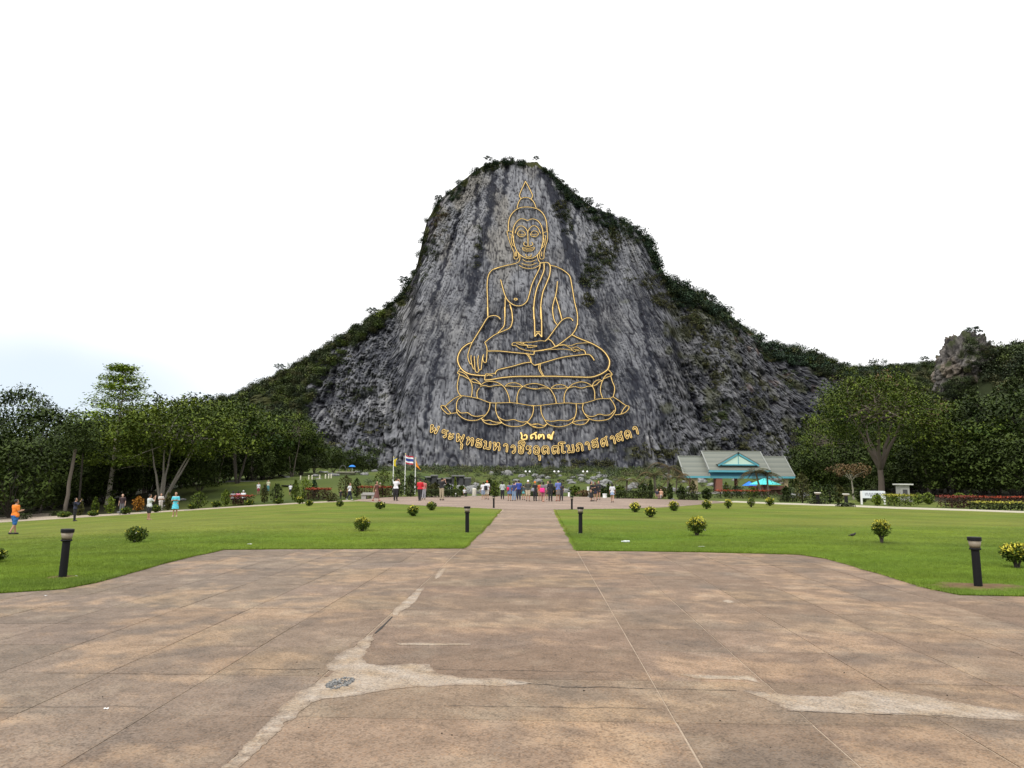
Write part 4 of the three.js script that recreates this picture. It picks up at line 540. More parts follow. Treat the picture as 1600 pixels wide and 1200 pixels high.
{ // the dark wood on the left: kinds built once, then placed one by one
  const kinds = [tree({ h: 13, r: 6, base: 0.28, clumps: 54, per: 72, leafS: 0.52, tone: GREENS.deep, mix: 0.5, trunk: 0.24, limbN: 16, bark: darkBark, flat: 0.75 }, 'dark dense tree in the wood at the left edge of the lawn', fit(60, 0, 88), 0, 'dark trees in the left wood', 'wood_tree'),
    tree({ h: 11, r: 5.4, base: 0.25, clumps: 50, per: 72, leafS: 0.5, tone: GREENS.mid, mix: 0.18, trunk: 0.2, stems: 3, limbN: 14, bark: darkBark, flat: 0.7 }, 'mid green broad tree in the wood at the left edge', fit(370, 0, 96), 1, 'green broad trees in the left wood', 'wood_tree'),
    tree({ h: 8, r: 4.4, base: -0.02, clumps: 50, per: 64, leafS: 0.52, tone: GREENS.deep, mix: 0.8, trunk: 0.18, limbN: 12, bark: darkBark, flat: 0.85 }, 'low bushy tree filling the edge of the left wood', fit(20, 0, 74), 2, 'low bushy trees in the left wood', 'wood_tree')];
  const spots = [[0, -10, 96, 1.02], [0, 100, 98, 0.98], [1, 130, 110, 1.1], [0, 150, 104, 0.95], [0, 210, 102, 0.98], [1, 235, 116, 1.1], [0, 290, 100, 1.0], [1, 330, 108, 1.06], [0, 350, 120, 1.1], [1, 410, 112, 1.06], [0, 440, 124, 1.05], [1, 470, 128, 1.0], [2, 90, 92, 1.1], [2, 140, 96, 1.0], [2, 205, 94, 1.05], [2, 280, 98, 1.0], [2, 320, 100, 0.95], [2, 385, 112, 0.95], [2, 425, 118, 0.9], [2, 455, 126, 0.9], [2, 490, 134, 0.85], [0, 40, 112, 1.08], [0, -70, 90, 1.1], [1, -40, 80, 0.9], [1, 20, 100, 1.0], [2, 520, 150, 0.8], [2, 550, 160, 0.85], [2, 575, 165, 0.75], [0, 400, 140, 1.15], [0, 330, 138, 1.1], [1, 80, 124, 1.1], [0, 180, 130, 1.12], [0, 260, 134, 1.12]];
  for (let i = 0; i < 26; i++) spots.push([2, -60 + i * 21 + rr(-8, 8), 84 + rr(0, 14) + (i > 18 ? (i - 18) * 5 : 0), rr(0.5, 0.85)]);
  const text = ['dark dense tree in the wood at the left edge of the lawn', 'mid green broad tree in the wood at the left edge', 'low bushy tree filling the edge of the left wood'], grp = ['dark trees in the left wood', 'green broad trees in the left wood', 'low bushy trees in the left wood'];
  for (let [k, px, d, s] of spots) { if (px > 380) s *= 0.86; if (px < 130) s *= 0.74; again(kinds[k], 'wood_tree', text[k], fit(px, 0, d), rnd() * 6, [s * rr(0.92, 1.1), s, s * rr(0.92, 1.1)], grp[k]); }
  const far = fit(18, 0, 150); again(kinds[0], 'wood_tree', 'tall round dark tree standing above the wood at the left picture edge', far, 2, [1.15, tall(18, 594, far) / 13, 1.15]);
  // right: dark wood between the crag and the lawn
  const R = [[0, 1470, 118, 1.15], [0, 1540, 112, 1.2], [0, 1600, 108, 1.25], [1, 1500, 96, 0.95], [1, 1560, 94, 0.95], [0, 1640, 92, 1.15], [2, 1450, 104, 1.0], [2, 1490, 92, 0.9], [2, 1535, 90, 0.85], [2, 1590, 86, 0.95], [0, 1440, 130, 1.1], [0, 1510, 135, 1.3], [0, 1580, 135, 1.35], [2, 1255, 150, 1.0], [2, 1275, 134, 0.9], [2, 1300, 128, 0.95], [0, 1310, 150, 1.0], [0, 1345, 140, 1.05], [1, 1420, 118, 0.9], [0, 1660, 120, 1.3], [2, 1410, 122, 1.0], [2, 1625, 80, 0.9], [2, 1385, 128, 1.0], [2, 1350, 126, 0.9]];
  for (let i = 0; i < 14; i++) R.push([2, 1250 + i * 30 + rr(-10, 10), 104 + rr(0, 16), rr(0.55, 0.85)]);
  const rt = ['dark dense tree in the wood on the right below the crag', 'mid green broad tree in the wood on the right', 'low bushy tree at the edge of the right wood'];
  for (const [k, px, d, s] of R) again(kinds[k], 'wood_tree', rt[k], fit(px, 0, d), rnd() * 6, [s * rr(0.92, 1.12), s, s * rr(0.92, 1.12)], ['dark trees in the right wood', 'green broad trees in the right wood', 'low bushy trees in the right wood'][k]);
  const pale = fit(402, 0, 0 + 60); void pale;
}
{ // looser trees that break the top of the woods
  const airy = tree({ h: 12.5, r: 4.6, base: 0.42, clumps: 30, per: 70, leafS: 0.34, tone: GREENS.mid, mix: 0.5, trunk: 0.17, stems: 2, limbN: 24, bark: M([0.12, 0.1, 0.08], { roughness: 1 }), flat: 0.5, cr: 0.24 }, 'open crowned tree rising above the wood left of the tall pale tree', fit(92, 0, 100), 0, null, 'tree');
  [[128, 104, 0.9, 'thin topped tree just left of the tall pale trunk crown'], [226, 92, 0.86, 'loose green tree between the tall pale tree and the multi stemmed tree'], [338, 98, 0.88, 'light topped tree right of the multi stemmed tree'], [392, 108, 0.85, 'yellow green tree where the left wood steps down'], [455, 116, 0.8, 'loose tree at the right end of the left wood'], [1290, 118, 0.95, 'loose green tree left of the large spreading tree'], [1452, 100, 0.95, 'light branched tree right of the large spreading tree']].forEach(([px, d, s, label], i) => again(airy, 'tree', label, fit(px, 0, d), i * 1.9, [s * 1.05, s, s * 1.05]));
}
// bare trunks that show against the shade of the left wood
[[104, 772, 74, 6.5, 0.2, 0.4], [66, 775, 80, 5, 0.13, 0.9], [126, 770, 78, 6, 0.12, -0.2]].forEach(([px, , d, h, r, lean], i) => { const t = thing('tree', ['grey straight trunk standing in the shade behind the dark clothed photographer', 'thin slanting trunk in the shade near the left picture edge', 'slim dark trunk just right of the grey straight trunk'][i], 'tree', fit(px, 0, d)); const P = bend(V(0, -0.2, 0), V(lean, h, -0.3), 6, 0, 0.08); part('trunk', limb(P, taper(6, r, r * 0.7), 9), i ? darkBark : M([0.12, 0.1, 0.08], { roughness: 1 }), t); const S = leafSet(); for (let k = 0; k < 12; k++) clump(S, V(lean + rr(-2, 2), h + rr(-0.2, 2.6), rr(-1.6, 1.6)), 1.3, 0.9, 110, 0.36, GREENS.deep, 0.5, 0.35); part('crown', leafGeo(S), leafMat, t); });
{ // small trees that stand up from the ridge line
  const proto = treeGeo({ h: 7, r: 3.1, base: 0.45, clumps: 14, per: 46, leafS: 0.62, tone: GREENS.blue, mix: 0.5, trunk: 0.22, stems: 2, limbN: 10, flat: 0.5, cr: 0.3 });
  [[583, 478, 1.1, 'open crowned tree on the ridge left of the cliff, above a bare slope'], [634, 428, 1.25, 'dark tree leaning out from the left flank of the cliff'], [683, 310, 0.8, 'small tree overhanging the upper left edge of the cliff'], [762, 246, 0.9, 'rounded tree on the summit, left of the finial'], [838, 250, 0.8, 'tree on the summit just right of the finial'], [440, 562, 1.0, 'tufted tree standing clear on the left ridge'], [330, 612, 1.1, 'dark spiky tree on the far left shoulder of the ridge'], [920, 309, 0.9, 'tree on the right shoulder beside a sloping ledge'], [1116, 466, 0.9, 'thin topped tree on the right descending ridge'], [1208, 530, 0.7, 'sparse tree where the right ridge levels out'], [1440, 548, 1.0, 'flat topped tree on the low ridge left of the crag'], [1524, 514, 0.75, 'small tree crowning the crag']].forEach(([px, py, s, label], i) => {
    const p = i === 11 ? onRay(1520, 540, 186) : (() => { const X = onFace(px, py + 14).x, y = crestY(X); return V(X, y - 1.5, -faceD(X, y)); })();
    const t = thing('ridge_tree', label, 'tree', p, i * 1.3); part('trunk', proto.wood, darkBark, t); part('crown', proto.leaves, leafMat, t); t.scale.setScalar(s);
  });
}

// ---------------------------------------------------------------- shrubs, hedges and palms
function ballShrub(label, px, py, w, h, o = {}) {
  const p = G(px, py), k = p.z / -F, W = w * k, Hh = h * k, stem = (o.stem ?? 0.16) * Hh, S = leafSet(), near = -p.z < 32, n = near ? 1500 : 420, s = near ? Math.max(0.05, W * 0.1) : W * 0.19;
  const cy = stem + (Hh - stem) / 2, ry = (Hh - stem) / 2;
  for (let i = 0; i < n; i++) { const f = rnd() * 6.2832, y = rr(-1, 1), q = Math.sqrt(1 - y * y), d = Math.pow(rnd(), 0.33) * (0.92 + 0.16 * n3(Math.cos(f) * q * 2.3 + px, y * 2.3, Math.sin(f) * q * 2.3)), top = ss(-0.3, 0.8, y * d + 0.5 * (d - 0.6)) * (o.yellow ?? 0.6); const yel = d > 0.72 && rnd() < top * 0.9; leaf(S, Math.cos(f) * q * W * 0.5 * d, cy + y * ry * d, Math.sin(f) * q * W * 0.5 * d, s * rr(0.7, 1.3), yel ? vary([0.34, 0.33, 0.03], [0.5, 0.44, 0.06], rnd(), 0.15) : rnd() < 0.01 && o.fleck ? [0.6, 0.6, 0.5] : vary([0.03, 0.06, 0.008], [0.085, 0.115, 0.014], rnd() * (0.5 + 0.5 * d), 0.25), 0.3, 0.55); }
  const g = thing('ball_shrub', label, 'shrub', p, 0); const st = []; for (let i = 0; i < 5; i++) { const f = i * 1.26; st.push(limb([V(Math.cos(f) * 0.02 * W, -0.03, Math.sin(f) * 0.02 * W), V(Math.cos(f) * 0.06 * W, stem * 0.7, Math.sin(f) * 0.06 * W), V(Math.cos(f) * 0.2 * W, cy, Math.sin(f) * 0.2 * W)], [0.045 * W, 0.035 * W, 0.012 * W], 6)); }
  part('stem', mergeP(st), darkBark, g); part('foliage', leafGeo(S), leafMat, g); return g;
}
const SHR = [['clipped dark green ball shrub nearest the left bollard light', 212, 849, 35, 27, 0.12], ['yellow topped ball shrub alone in the middle of the left lawn', 566, 831, 27, 24, 0.75], ['dark ball shrub below the woman in the long brown dress', 594, 796, 17, 13, 0.15], ['yellow ball shrub, front one of the pair below the red shirted person', 645, 807, 20, 18, 0.75], ['dark ball shrub behind the yellow one, left of the mid bollard light', 674, 798, 17, 15, 0.15], ['small ball shrub by the path below the woman in dark trousers', 531, 792, 13, 11, 0.15], ['small ball shrub on the left path edge beside a yellower one', 483, 791, 13, 10, 0.15], ['yellowish ball shrub at the path edge below the red topped hedge', 468, 787.5, 15, 12, 0.5], ['low ball shrub on the left path edge below the white stone stack', 435, 788, 16, 10, 0.1], ['low ball shrub on the path edge beside the red hedge box', 389, 790, 16, 10, 0.1], ['low ball shrub on the path edge right of the woman in blue', 338, 793, 17, 11, 0.1], ['low ball shrub on the path edge left of the woman in blue', 301, 796, 16, 11, 0.1], ['low ball shrub beside the man in grey shirt and black shorts', 244, 801, 16, 13, 0.1], ['low ball shrub in front of the bald man in a dark shirt', 196, 804, 18, 12, 0.1], ['low ball shrub right of the dark clothed photographer', 145, 807, 17, 10, 0.1], ['low spreading shrub touching the dark clothed photographer', 100, 809, 22, 10, 0.08], ['ball shrub cut off by the left edge of the picture', -9, 881, 34, 26, 0.4],
  ['yellow ball shrub on the right lawn nearest the walkway', 992, 801, 18, 17, 0.9], ['yellow ball shrub in front of the one nearest the walkway', 1016, 809, 20, 18, 0.9], ['yellow ball shrub beside the curved edge of the plaza', 1053, 799, 18, 17, 0.9], ['ball shrub on a stem at the left end of the pavilion row', 1104, 796, 16, 16, 0.7], ['yellow ball shrub second in the pavilion row', 1138, 795, 14, 16, 0.85], ['green ball shrub third in the pavilion row', 1174, 793, 13, 16, 0.25], ['yellow ball shrub at the right end of the pavilion row', 1203, 791, 15, 14, 0.8], ['large bright yellow ball shrub alone near the right paving edge', 1089, 838, 33, 31, 1.0], ['yellow ball shrub on a bare stem near the bird', 1378, 850, 31, 39, 0.95], ['big yellow ball shrub cut by the right picture edge', 1590, 890, 50, 42, 0.95]];
for (const [l, x, y, w, h, yl] of SHR) ballShrub(l, x, y, w, h, { yellow: yl, stem: h > 38 ? 0.26 : h > 28 ? 0.14 : 0.06, fleck: w > 25 });

// a clipped hedge: a leafy block with another colour on top
function hedge(label, px, py, w, h, top, side, depth = 1.6, dd = null, name = 'hedge') {
  const p = dd ? standAt(px, dd) : G(px, py), k = p.z / -F, W = w * k, Hh = dd ? hAt(px, py - h, p) : h * k, S = leafSet(), T = leafSet(), s = 0.15;
  const n = Math.min(1500, Math.round((W * Hh + W * depth) * 190));
  for (let i = 0; i < n; i++) leaf(S, rr(-0.5, 0.5) * W, rnd() * Hh * 0.96, rr(-0.5, 0.5) * depth, s * rr(0.7, 1.4), vary(side[0], side[1], rnd()), 0.3);
  for (let i = 0; i < n * 0.5; i++) leaf(T, rr(-0.5, 0.5) * W, Hh * rr(0.86, 1.04) + 0.05 * n2(i, 3), rr(-0.5, 0.5) * depth, s * rr(0.7, 1.3), vary(top[0], top[1], rnd()), 0.5);
  const t = thing(name, label, 'hedge', p); for (let i = 0; i < 5; i++) part('stem', limb([V((i / 4 - 0.5) * W * 0.8, -0.05, 0), V((i / 4 - 0.5) * W * 0.84, Hh * 0.7, 0.05)], [0.04, 0.02], 5), darkBark, t); part('foliage', leafGeo(S), leafMat, t); part('top_leaves', leafGeo(T), leafMat, t); return t;
}
const RED = [[0.14, 0.02, 0.01], [0.31, 0.055, 0.018]], DRED = [[0.1, 0.02, 0.014], [0.2, 0.04, 0.02]], DG = [[0.02, 0.03, 0.009], [0.045, 0.06, 0.015]], DM = [[0.035, 0.018, 0.012], [0.06, 0.03, 0.016]], YG = [[0.2, 0.2, 0.02], [0.36, 0.33, 0.05]], LG = [[0.07, 0.11, 0.015], [0.15, 0.19, 0.03]];
hedge('box hedge with bright red top left of the woman in white and dark trousers', 497, 780, 36, 17, RED, DM, 2);
hedge('red topped hedge behind the stone bench and the woman in brown', 590, 777, 58, 17, RED, DM, 2);
hedge('small red topped hedge box hiding three seated people', 378, 788, 31, 14, RED, DM, 2);
hedge('long red flowered hedge in front of the pavilion', 1160, 778, 82, 12, RED, DG, 1.4);
hedge('dark red clipped hedge block at the right beside the path', 1497, 792, 46, 17, DRED, DM, 2);
hedge('long red topped hedge at the far right behind a yellow strip', 1562, 787, 90, 11, RED, DM, 1.5);
hedge('low yellow green hedge strip along the far right path', 1562, 796, 84, 12, YG, DG, 1.2);
hedge('dark green low hedge behind the red shirted person', 688, 777, 64, 12, DG, DG, 1.2);
hedge('dark low hedge in front of the palms right of the plaza', 990, 779, 62, 12, DG, DG, 1.2);
hedge('small bright yellow hedge strip below the palms', 1004, 776, 17, 6, YG, LG, 0.8);
hedge('dark hedge at the left end of the pavilion', 1076, 781, 34, 9, DG, DG, 1.2);
hedge('dark planted box with a lamp behind the right path', 1277, 788, 26, 8, DG, DG, 1.2);
hedge('dark low planter on the path holding the tall lamp', 1321, 792, 24, 6, DG, DG, 1.0);
hedge('dark green hedge left of the orange leaved shrub', 90, 806, 18, 7, DG, DG, 1.2);
hedge('dark low hedge beside the man in orange', 36, 812, 16, 9, DG, DG, 1.2);
hedge('yellow and green croton bed beside the white sign', 1406, 789, 42, 16, YG, LG, 1.6);
hedge('dim green hedge under the trees at the far left', 20, 803, 60, 10, DG, DG, 1.5);
hedge('low hedge right of the pavilion below the rocks', 1232, 783, 30, 9, DG, DG, 1.3);

// shrubs and small conifers with a stem: columns, cones, loose bushes
function bush(label, px, py, w, h, tone, o = {}) {
  const p = o.d ? standAt(px, o.d) : G(px, py), k = p.z / -F, W = w * k, Hh = o.d ? Math.max(0.3, hAt(px, py - h, p)) : h * k, S = leafSet(), n = o.n ?? Math.min(900, Math.round(300 + 130 * W * Hh)), shape = o.shape ?? 'loose';
  for (let i = 0; i < n; i++) { const f = rnd() * 6.2832, y = rnd(), d = Math.pow(rnd(), 0.45), prof = shape === 'cone' ? (1 - y) * 0.95 + 0.08 : shape === 'column' ? Math.sin(Math.min(1, y * 1.02 + 0.12) * 3.05) ** 0.5 : Math.sqrt(Math.max(0, 1 - (2 * y - 0.9) ** 2)) * (1 + 0.35 * n3(Math.cos(f) * 1.5 + px, y * 3, Math.sin(f) * 1.5)); leaf(S, Math.cos(f) * W * 0.5 * prof * d, 0.05 * Hh + y * Hh * 0.97, Math.sin(f) * W * 0.5 * prof * d, (o.s ?? 0.2) * rr(0.7, 1.4), vary(tone[0], tone[1], rnd()), shape === 'loose' ? 0.3 : 0.05); }
  const t = thing(o.name ?? 'bush', label, o.cat ?? 'bush', p); part('stem', mergeP([0, 1, 2].map((i) => limb([V(0, -0.05, 0), V(rr(-0.1, 0.1) * W, Hh * 0.35, rr(-0.1, 0.1) * W), V(rr(-0.3, 0.3) * W, Hh * 0.8, rr(-0.3, 0.3) * W)], [0.05 * Math.min(1.2, W), 0.035 * W, 0.01], 5))), darkBark, t); part('foliage', leafGeo(S), leafMat, t); return t;
}
bush('orange leaved bush behind the man in grey shirt', 216, 798, 17, 22, [[0.22, 0.1, 0.015], [0.4, 0.18, 0.025]]);
bush('light green upright bush at the foot of the tall pale trunk', 171, 803, 15, 26, GREENS.light); bush('green upright bush left of the tall pale trunk', 148, 802, 12, 24, GREENS.mid, { shape: 'column' });
bush('yellowish bush behind the dark clothed photographer', 124, 806, 12, 26, GREENS.olive, { shape: 'column' }); bush('tall green bush right of the woman in blue', 310, 794, 25, 26, GREENS.mid); bush('olive bush beside the white clothed figure', 262, 797, 10, 26, GREENS.olive, { shape: 'column' }); bush('light green bush left of the red hedge box', 352, 790, 14, 24, GREENS.light);
bush('yellow green columnar bush right of the red hedge box', 413, 785, 13, 27, GREENS.olive, { shape: 'column' }); bush('dark green round bush right of a yellow green column', 432, 785, 22, 28, GREENS.deep, { shape: 'column' }); bush('green columnar bush left of the large red topped hedge', 461, 783, 13, 32, GREENS.mid, { shape: 'column' }); bush('light green bush behind the large red topped hedge', 476, 779, 22, 30, GREENS.light); bush('dark round clipped bush behind the large red topped hedge', 490, 776, 14, 26, GREENS.blue, { shape: 'column' });
bush('green low bush between the red hedge and the walking woman', 518, 784, 20, 14, GREENS.olive); bush('tall yellow green bush behind the woman in dark trousers', 540, 778, 26, 34, GREENS.olive); bush('dark bush right of the woman in white', 557, 776, 14, 28, GREENS.deep);
bush('large green bush between the yellow flag and the brown dress', 598, 776, 30, 42, GREENS.mid); bush('dense green bush below the yellow flag', 622, 776, 26, 40, GREENS.deep); bush('dark bush between the flag poles', 641, 776, 24, 34, GREENS.deep); bush('light bush at the foot of the orange flag pole', 664, 776, 22, 26, GREENS.olive);
bush('bright yellow green conifer column left of the plaza group', 711, 775, 9, 28, GREENS.light, { shape: 'cone', name: 'conifer', cat: 'conifer' }); bush('dark conifer column beside the woman with long hair', 951, 777, 7, 23, GREENS.deep, { shape: 'column', name: 'conifer', cat: 'conifer' }); bush('dark conifer behind the seated vendor', 1017, 778, 8, 27, GREENS.deep, { shape: 'column', name: 'conifer', cat: 'conifer' }); bush('dark conifer at the left corner of the pavilion', 1047, 780, 10, 24, GREENS.deep, { shape: 'column', name: 'conifer', cat: 'conifer' }); bush('yellow green bush under the pavilion roof', 1083, 780, 15, 28, GREENS.olive); bush('tall green bush beside the brick column', 1135, 776, 13, 22, GREENS.mid); bush('dark round bush under the middle of the pavilion', 1151, 775, 20, 16, GREENS.blue); bush('yellow green bush under the teal parasol', 1176, 776, 19, 15, GREENS.light);
bush('light green loose bush at the right end of the pavilion', 1254, 785, 26, 46, GREENS.olive); bush('dark bush between the planters', 1297, 786, 26, 30, GREENS.deep); bush('green bush right of the loose one', 1276, 783, 18, 30, GREENS.deep); bush('yellow green small bush in front of the white sign', 1371, 789, 14, 17, GREENS.light); bush('lime green ball bush right of the croton bed', 1435, 787, 15, 16, LG); bush('lime green ball bush beside the dark red hedge', 1451, 787, 17, 17, LG); bush('dark clipped ball on the white kiosk step', 1415, 777, 12, 11, GREENS.olive); bush('brown green round bush left of the kiosk', 1394, 783, 15, 12, GREENS.olive);
bush('bright lime bush behind the long red hedge', 1499, 779, 17, 9, LG); bush('green low bush right of the lime one', 1517, 780, 17, 8, GREENS.mid); bush('dark bush behind the plaza group left end', 774, 776, 16, 24, GREENS.mid); bush('low dark bush behind the group', 835, 775, 34, 8, GREENS.deep); bush('dark bush right of the woman in black', 912, 776, 26, 10, GREENS.brown);

// palms
function palm(label, px, py, top, o = {}) {
  const p = o.d ? standAt(px, o.d) : G(px, py), Hh = hAt(px, top, p), L = o.L ?? 2.2, S = leafSet(), t = thing('palm', label, 'palm', p, rnd() * 6), lean = o.lean ?? 0.2, P = bend(V(0, -0.1, 0), V(lean, Hh * 0.78, 0), 6, 0, 0.03); part('trunk', limb(P, taper(6, o.r ?? 0.14, (o.r ?? 0.14) * 0.75), 9), o.bark ?? barkMat, t);
  const N = o.fronds ?? 15; for (let k = 0; k < N; k++) { const S2 = leafSet(), f = k * 2.4, up = rr(-0.2, 1.0), dx = Math.cos(f), dz = Math.sin(f), Q = []; for (let i = 0; i <= 7; i++) { const u = i / 7; Q.push(V(lean + dx * L * u * (1 - 0.12 * u), Hh * 0.78 + L * (up * u - (0.55 + 0.45 * up) * u * u * 1.1), dz * L * u * (1 - 0.12 * u))); }
    const dead = up < 0.05 || rnd() < (o.dry ?? 0.2), tn = dead ? GREENS.brown : o.tone ?? GREENS.olive; for (let i = 1; i <= 7; i++) for (const sd of [-1, 1]) for (let q = 0; q < 2; q++) { const c = Q[i].clone().lerp(Q[i - 1], q * 0.5), l = L * 0.26 * (1 - 0.55 * Math.abs(i / 7 - 0.45)), n = S2.p.length / 3, ex = c.x - dz * sd * l + dx * l * 0.5, ez = c.z + dx * sd * l + dz * l * 0.5, col = vary(tn[0], tn[1], rnd()); S2.p.push(c.x - dx * 0.03, c.y, c.z - dz * 0.03, c.x + dx * 0.07, c.y, c.z + dz * 0.07, ex, c.y - l * 0.35, ez); S2.i.push(n, n + 1, n + 2); for (let w = 0; w < 3; w++) S2.c.push(...col); }
    const rib = limb(Q, taper(7, 0.022, 0.006), 4); const cc = new Float32Array(rib.attributes.position.count * 3); for (let w = 0; w < cc.length; w += 3) { cc[w] = 0.09; cc[w + 1] = 0.08; cc[w + 2] = 0.03; } rib.setAttribute('color', new THREE.BufferAttribute(cc, 3)); part('frond', merge([leafGeo(S2), rib]), leafMat, t); }
  return t;
}
palm('brownish palm left of the pavilion, the larger of the pair', 1044, 779, 720, { d: 92, L: 3, dry: 0.45, r: 0.2 }); palm('short brown palm in front of the larger palm', 1024, 778, 735, { d: 86, L: 2.2, dry: 0.6, r: 0.16 }); palm('small green palm on the grass slope right of the plaza', 978, 775, 745, { d: 84, L: 1.7, dry: 0.3 }); palm('thin palm with dry fronds right of the small green palm', 1056, 780, 738, { d: 88, L: 2, dry: 0.5, r: 0.1 });
palm('slender palm in front of the pavilion roof, left stem', 1190, 779, 726, { d: 82, L: 2.3, dry: 0.35, lean: -0.6, r: 0.12 }); palm('slender palm in front of the pavilion roof, right stem', 1200, 779, 728, { d: 82, L: 2.2, dry: 0.35, lean: 0.1, r: 0.12 }); palm('palm behind the flag poles with spiky pale fronds', 648, 770, 742, { d: 92, L: 1.8, dry: 0.1, tone: GREENS.blue }); palm('small cycad palm on the slope under the numerals', 852, 768, 738, { d: 150, L: 2.6, tone: GREENS.deep, dry: 0.1 });
{ const p = fit(1333, 0, 74), h = tall(1333, 722, p); tree({ h, r: 1.9, base: 0.55, clumps: 16, per: 60, leafS: 0.26, tone: GREENS.brown, mix: 0.35, trunk: 0.08, limbN: 12, bark: paleBark, flat: 0.55, lean: -0.3, cr: 0.32 }, 'slender young tree with rusty brown leaves left of the white sign', p, 0.8); }
[[700, 776, 22, 20, 'deep'], [722, 776, 14, 17, 'mid'], [765, 775, 20, 26, 'deep'], [800, 775, 16, 16, 'mid'], [868, 775, 22, 15, 'deep'], [898, 776, 20, 17, 'mid'], [940, 777, 26, 18, 'deep'], [968, 778, 20, 20, 'mid'], [1004, 778, 18, 22, 'deep'], [1034, 780, 20, 20, 'olive'], [1064, 781, 16, 22, 'deep'], [1104, 781, 16, 18, 'deep'], [1228, 784, 16, 24, 'deep'], [1345, 787, 22, 26, 'deep'], [1310, 787, 18, 30, 'olive'], [680, 776, 20, 22, 'olive']].forEach(([x, y, w, h, t], i) => bush(`${['dark green', 'mid green', 'dull green', 'bushy green'][i % 4]} garden shrub in the planting ${['behind the red shirted person', 'left of the marker post', 'behind the pair in white shirts', 'left of the group', 'behind the right end of the group', 'between the group and the women in black', 'behind the women in black', 'right of the striding woman', 'left of the seated vendor', 'right of the seated vendor', 'below the larger brown palm', 'under the left end of the pavilion', 'at the right end of the pavilion', 'left of the white sign', 'beside the path planter', 'between the red shirted and khaki persons'][i]}`, x, y, w, h, GREENS[t], { d: -G(x, y).z + 3, s: 0.24 }));

// ---------------------------------------------------------------- garden furniture and buildings
const blackPaint = new THREE.MeshPhysicalMaterial({ color: lin(0.008, 0.008, 0.009), roughness: 0.6, specularIntensity: 0.35 }), whitePaint = M([0.72, 0.72, 0.7], { roughness: 0.6 }), lensMat = M([0.2, 0.165, 0.115], { roughness: 0.5 }), concrete = M([0.3, 0.29, 0.27], { roughness: 0.95, bumpMap: speckle, bumpScale: 0.004 }), teal = M([0.09, 0.33, 0.4], { roughness: 0.6 });
// bollard lights: flange, post, collar, tapered frosted lens, cap
function bollard(label, bx, by, tx, ty, src) {
  const p = G(bx, by), h = hAt(tx, ty, p), top = onRay(tx, ty, -p.z), t = src ? src.clone() : new THREE.Group();
  t.name = numbered('bollard_light'); t.position.copy(p); t.userData = { label, category: 'bollard light', group: 'bollard lights beside the walkway' }; scene.add(t);
  if (!src) {
    part('base_flange', cyl(0.1, 0.1, 0.02, 0, 0.0, 0, 28), blackPaint, t); part('post', cyl(0.062, 0.06, 0.6, 0, 0.02, 0, 28), blackPaint, t);
    part('collar', new THREE.LatheGeometry([[0.0, 0.615], [0.062, 0.615], [0.086, 0.625], [0.086, 0.645], [0.06, 0.65], [0, 0.65]].map(([a, b]) => new THREE.Vector2(a, b)), 28), blackPaint, t);
    part('lens', new THREE.LatheGeometry([[0, 0.65], [0.075, 0.65], [0.08, 0.69], [0.094, 0.765], [0, 0.765]].map(([a, b]) => new THREE.Vector2(a, b)), 28), lensMat, t);
    part('cap', new THREE.LatheGeometry([[0, 0.765], [0.1, 0.765], [0.102, 0.77], [0.102, 0.815], [0.097, 0.822], [0, 0.826]].map(([a, b]) => new THREE.Vector2(a, b)), 28), blackPaint, t);
    for (const a of [0.3, 1.87, 3.44, 5.01]) part('bolt', new THREE.CylinderGeometry(0.008, 0.008, 0.012, 6).translate(Math.cos(a) * 0.085, 0.026, Math.sin(a) * 0.085), concrete, t);
  }
  t.scale.setScalar(h / 0.826); t.rotation.z = -clamp((top.x - p.x) / h, -0.2, 0.2); return t;
}
const bol = bollard('black bollard light leaning right on the near left lawn corner', 97.5, 905, 106, 826);
bollard('black bollard light in bare soil on the near right lawn corner', 1529, 921, 1522, 838.5, bol); bollard('black bollard light left of the walkway, halfway along the lawn', 730, 833, 730, 791, bol); bollard('black bollard light right of the walkway, halfway along the lawn', 907, 834.5, 907, 792, bol); bollard('black bollard light at the far left end of the walkway', 771.5, 794, 771.5, 775, bol); bollard('black bollard light at the far right end of the walkway', 893.5, 796.5, 893.5, 775.5, bol);
{ // tall garden lamps on planters
  const lamp = (label, px, base, top, d) => { const p = standAt(px, d), h = hAt(px, top, p), t = thing('garden_lamp', label, 'lamp', p, 0, 'lamps standing in the planters'); part('post', cyl(0.13, 0.12, h * 0.8), blackPaint, t); part('lens', cyl(0.16, 0.2, h * 0.12, 0, h * 0.8), lensMat, t); part('cap', cyl(0.25, 0.22, h * 0.07, 0, h * 0.92), M([0.5, 0.48, 0.42]), t); };
  const d = -G(1321, 790).z; lamp('stout dark lamp post rising from the planter on the path', 1321, 788, 771, d); lamp('smaller lamp standing in the planted box left of the path planter', 1277, 786, 769, -G(1277, 788).z - 0.4);
}
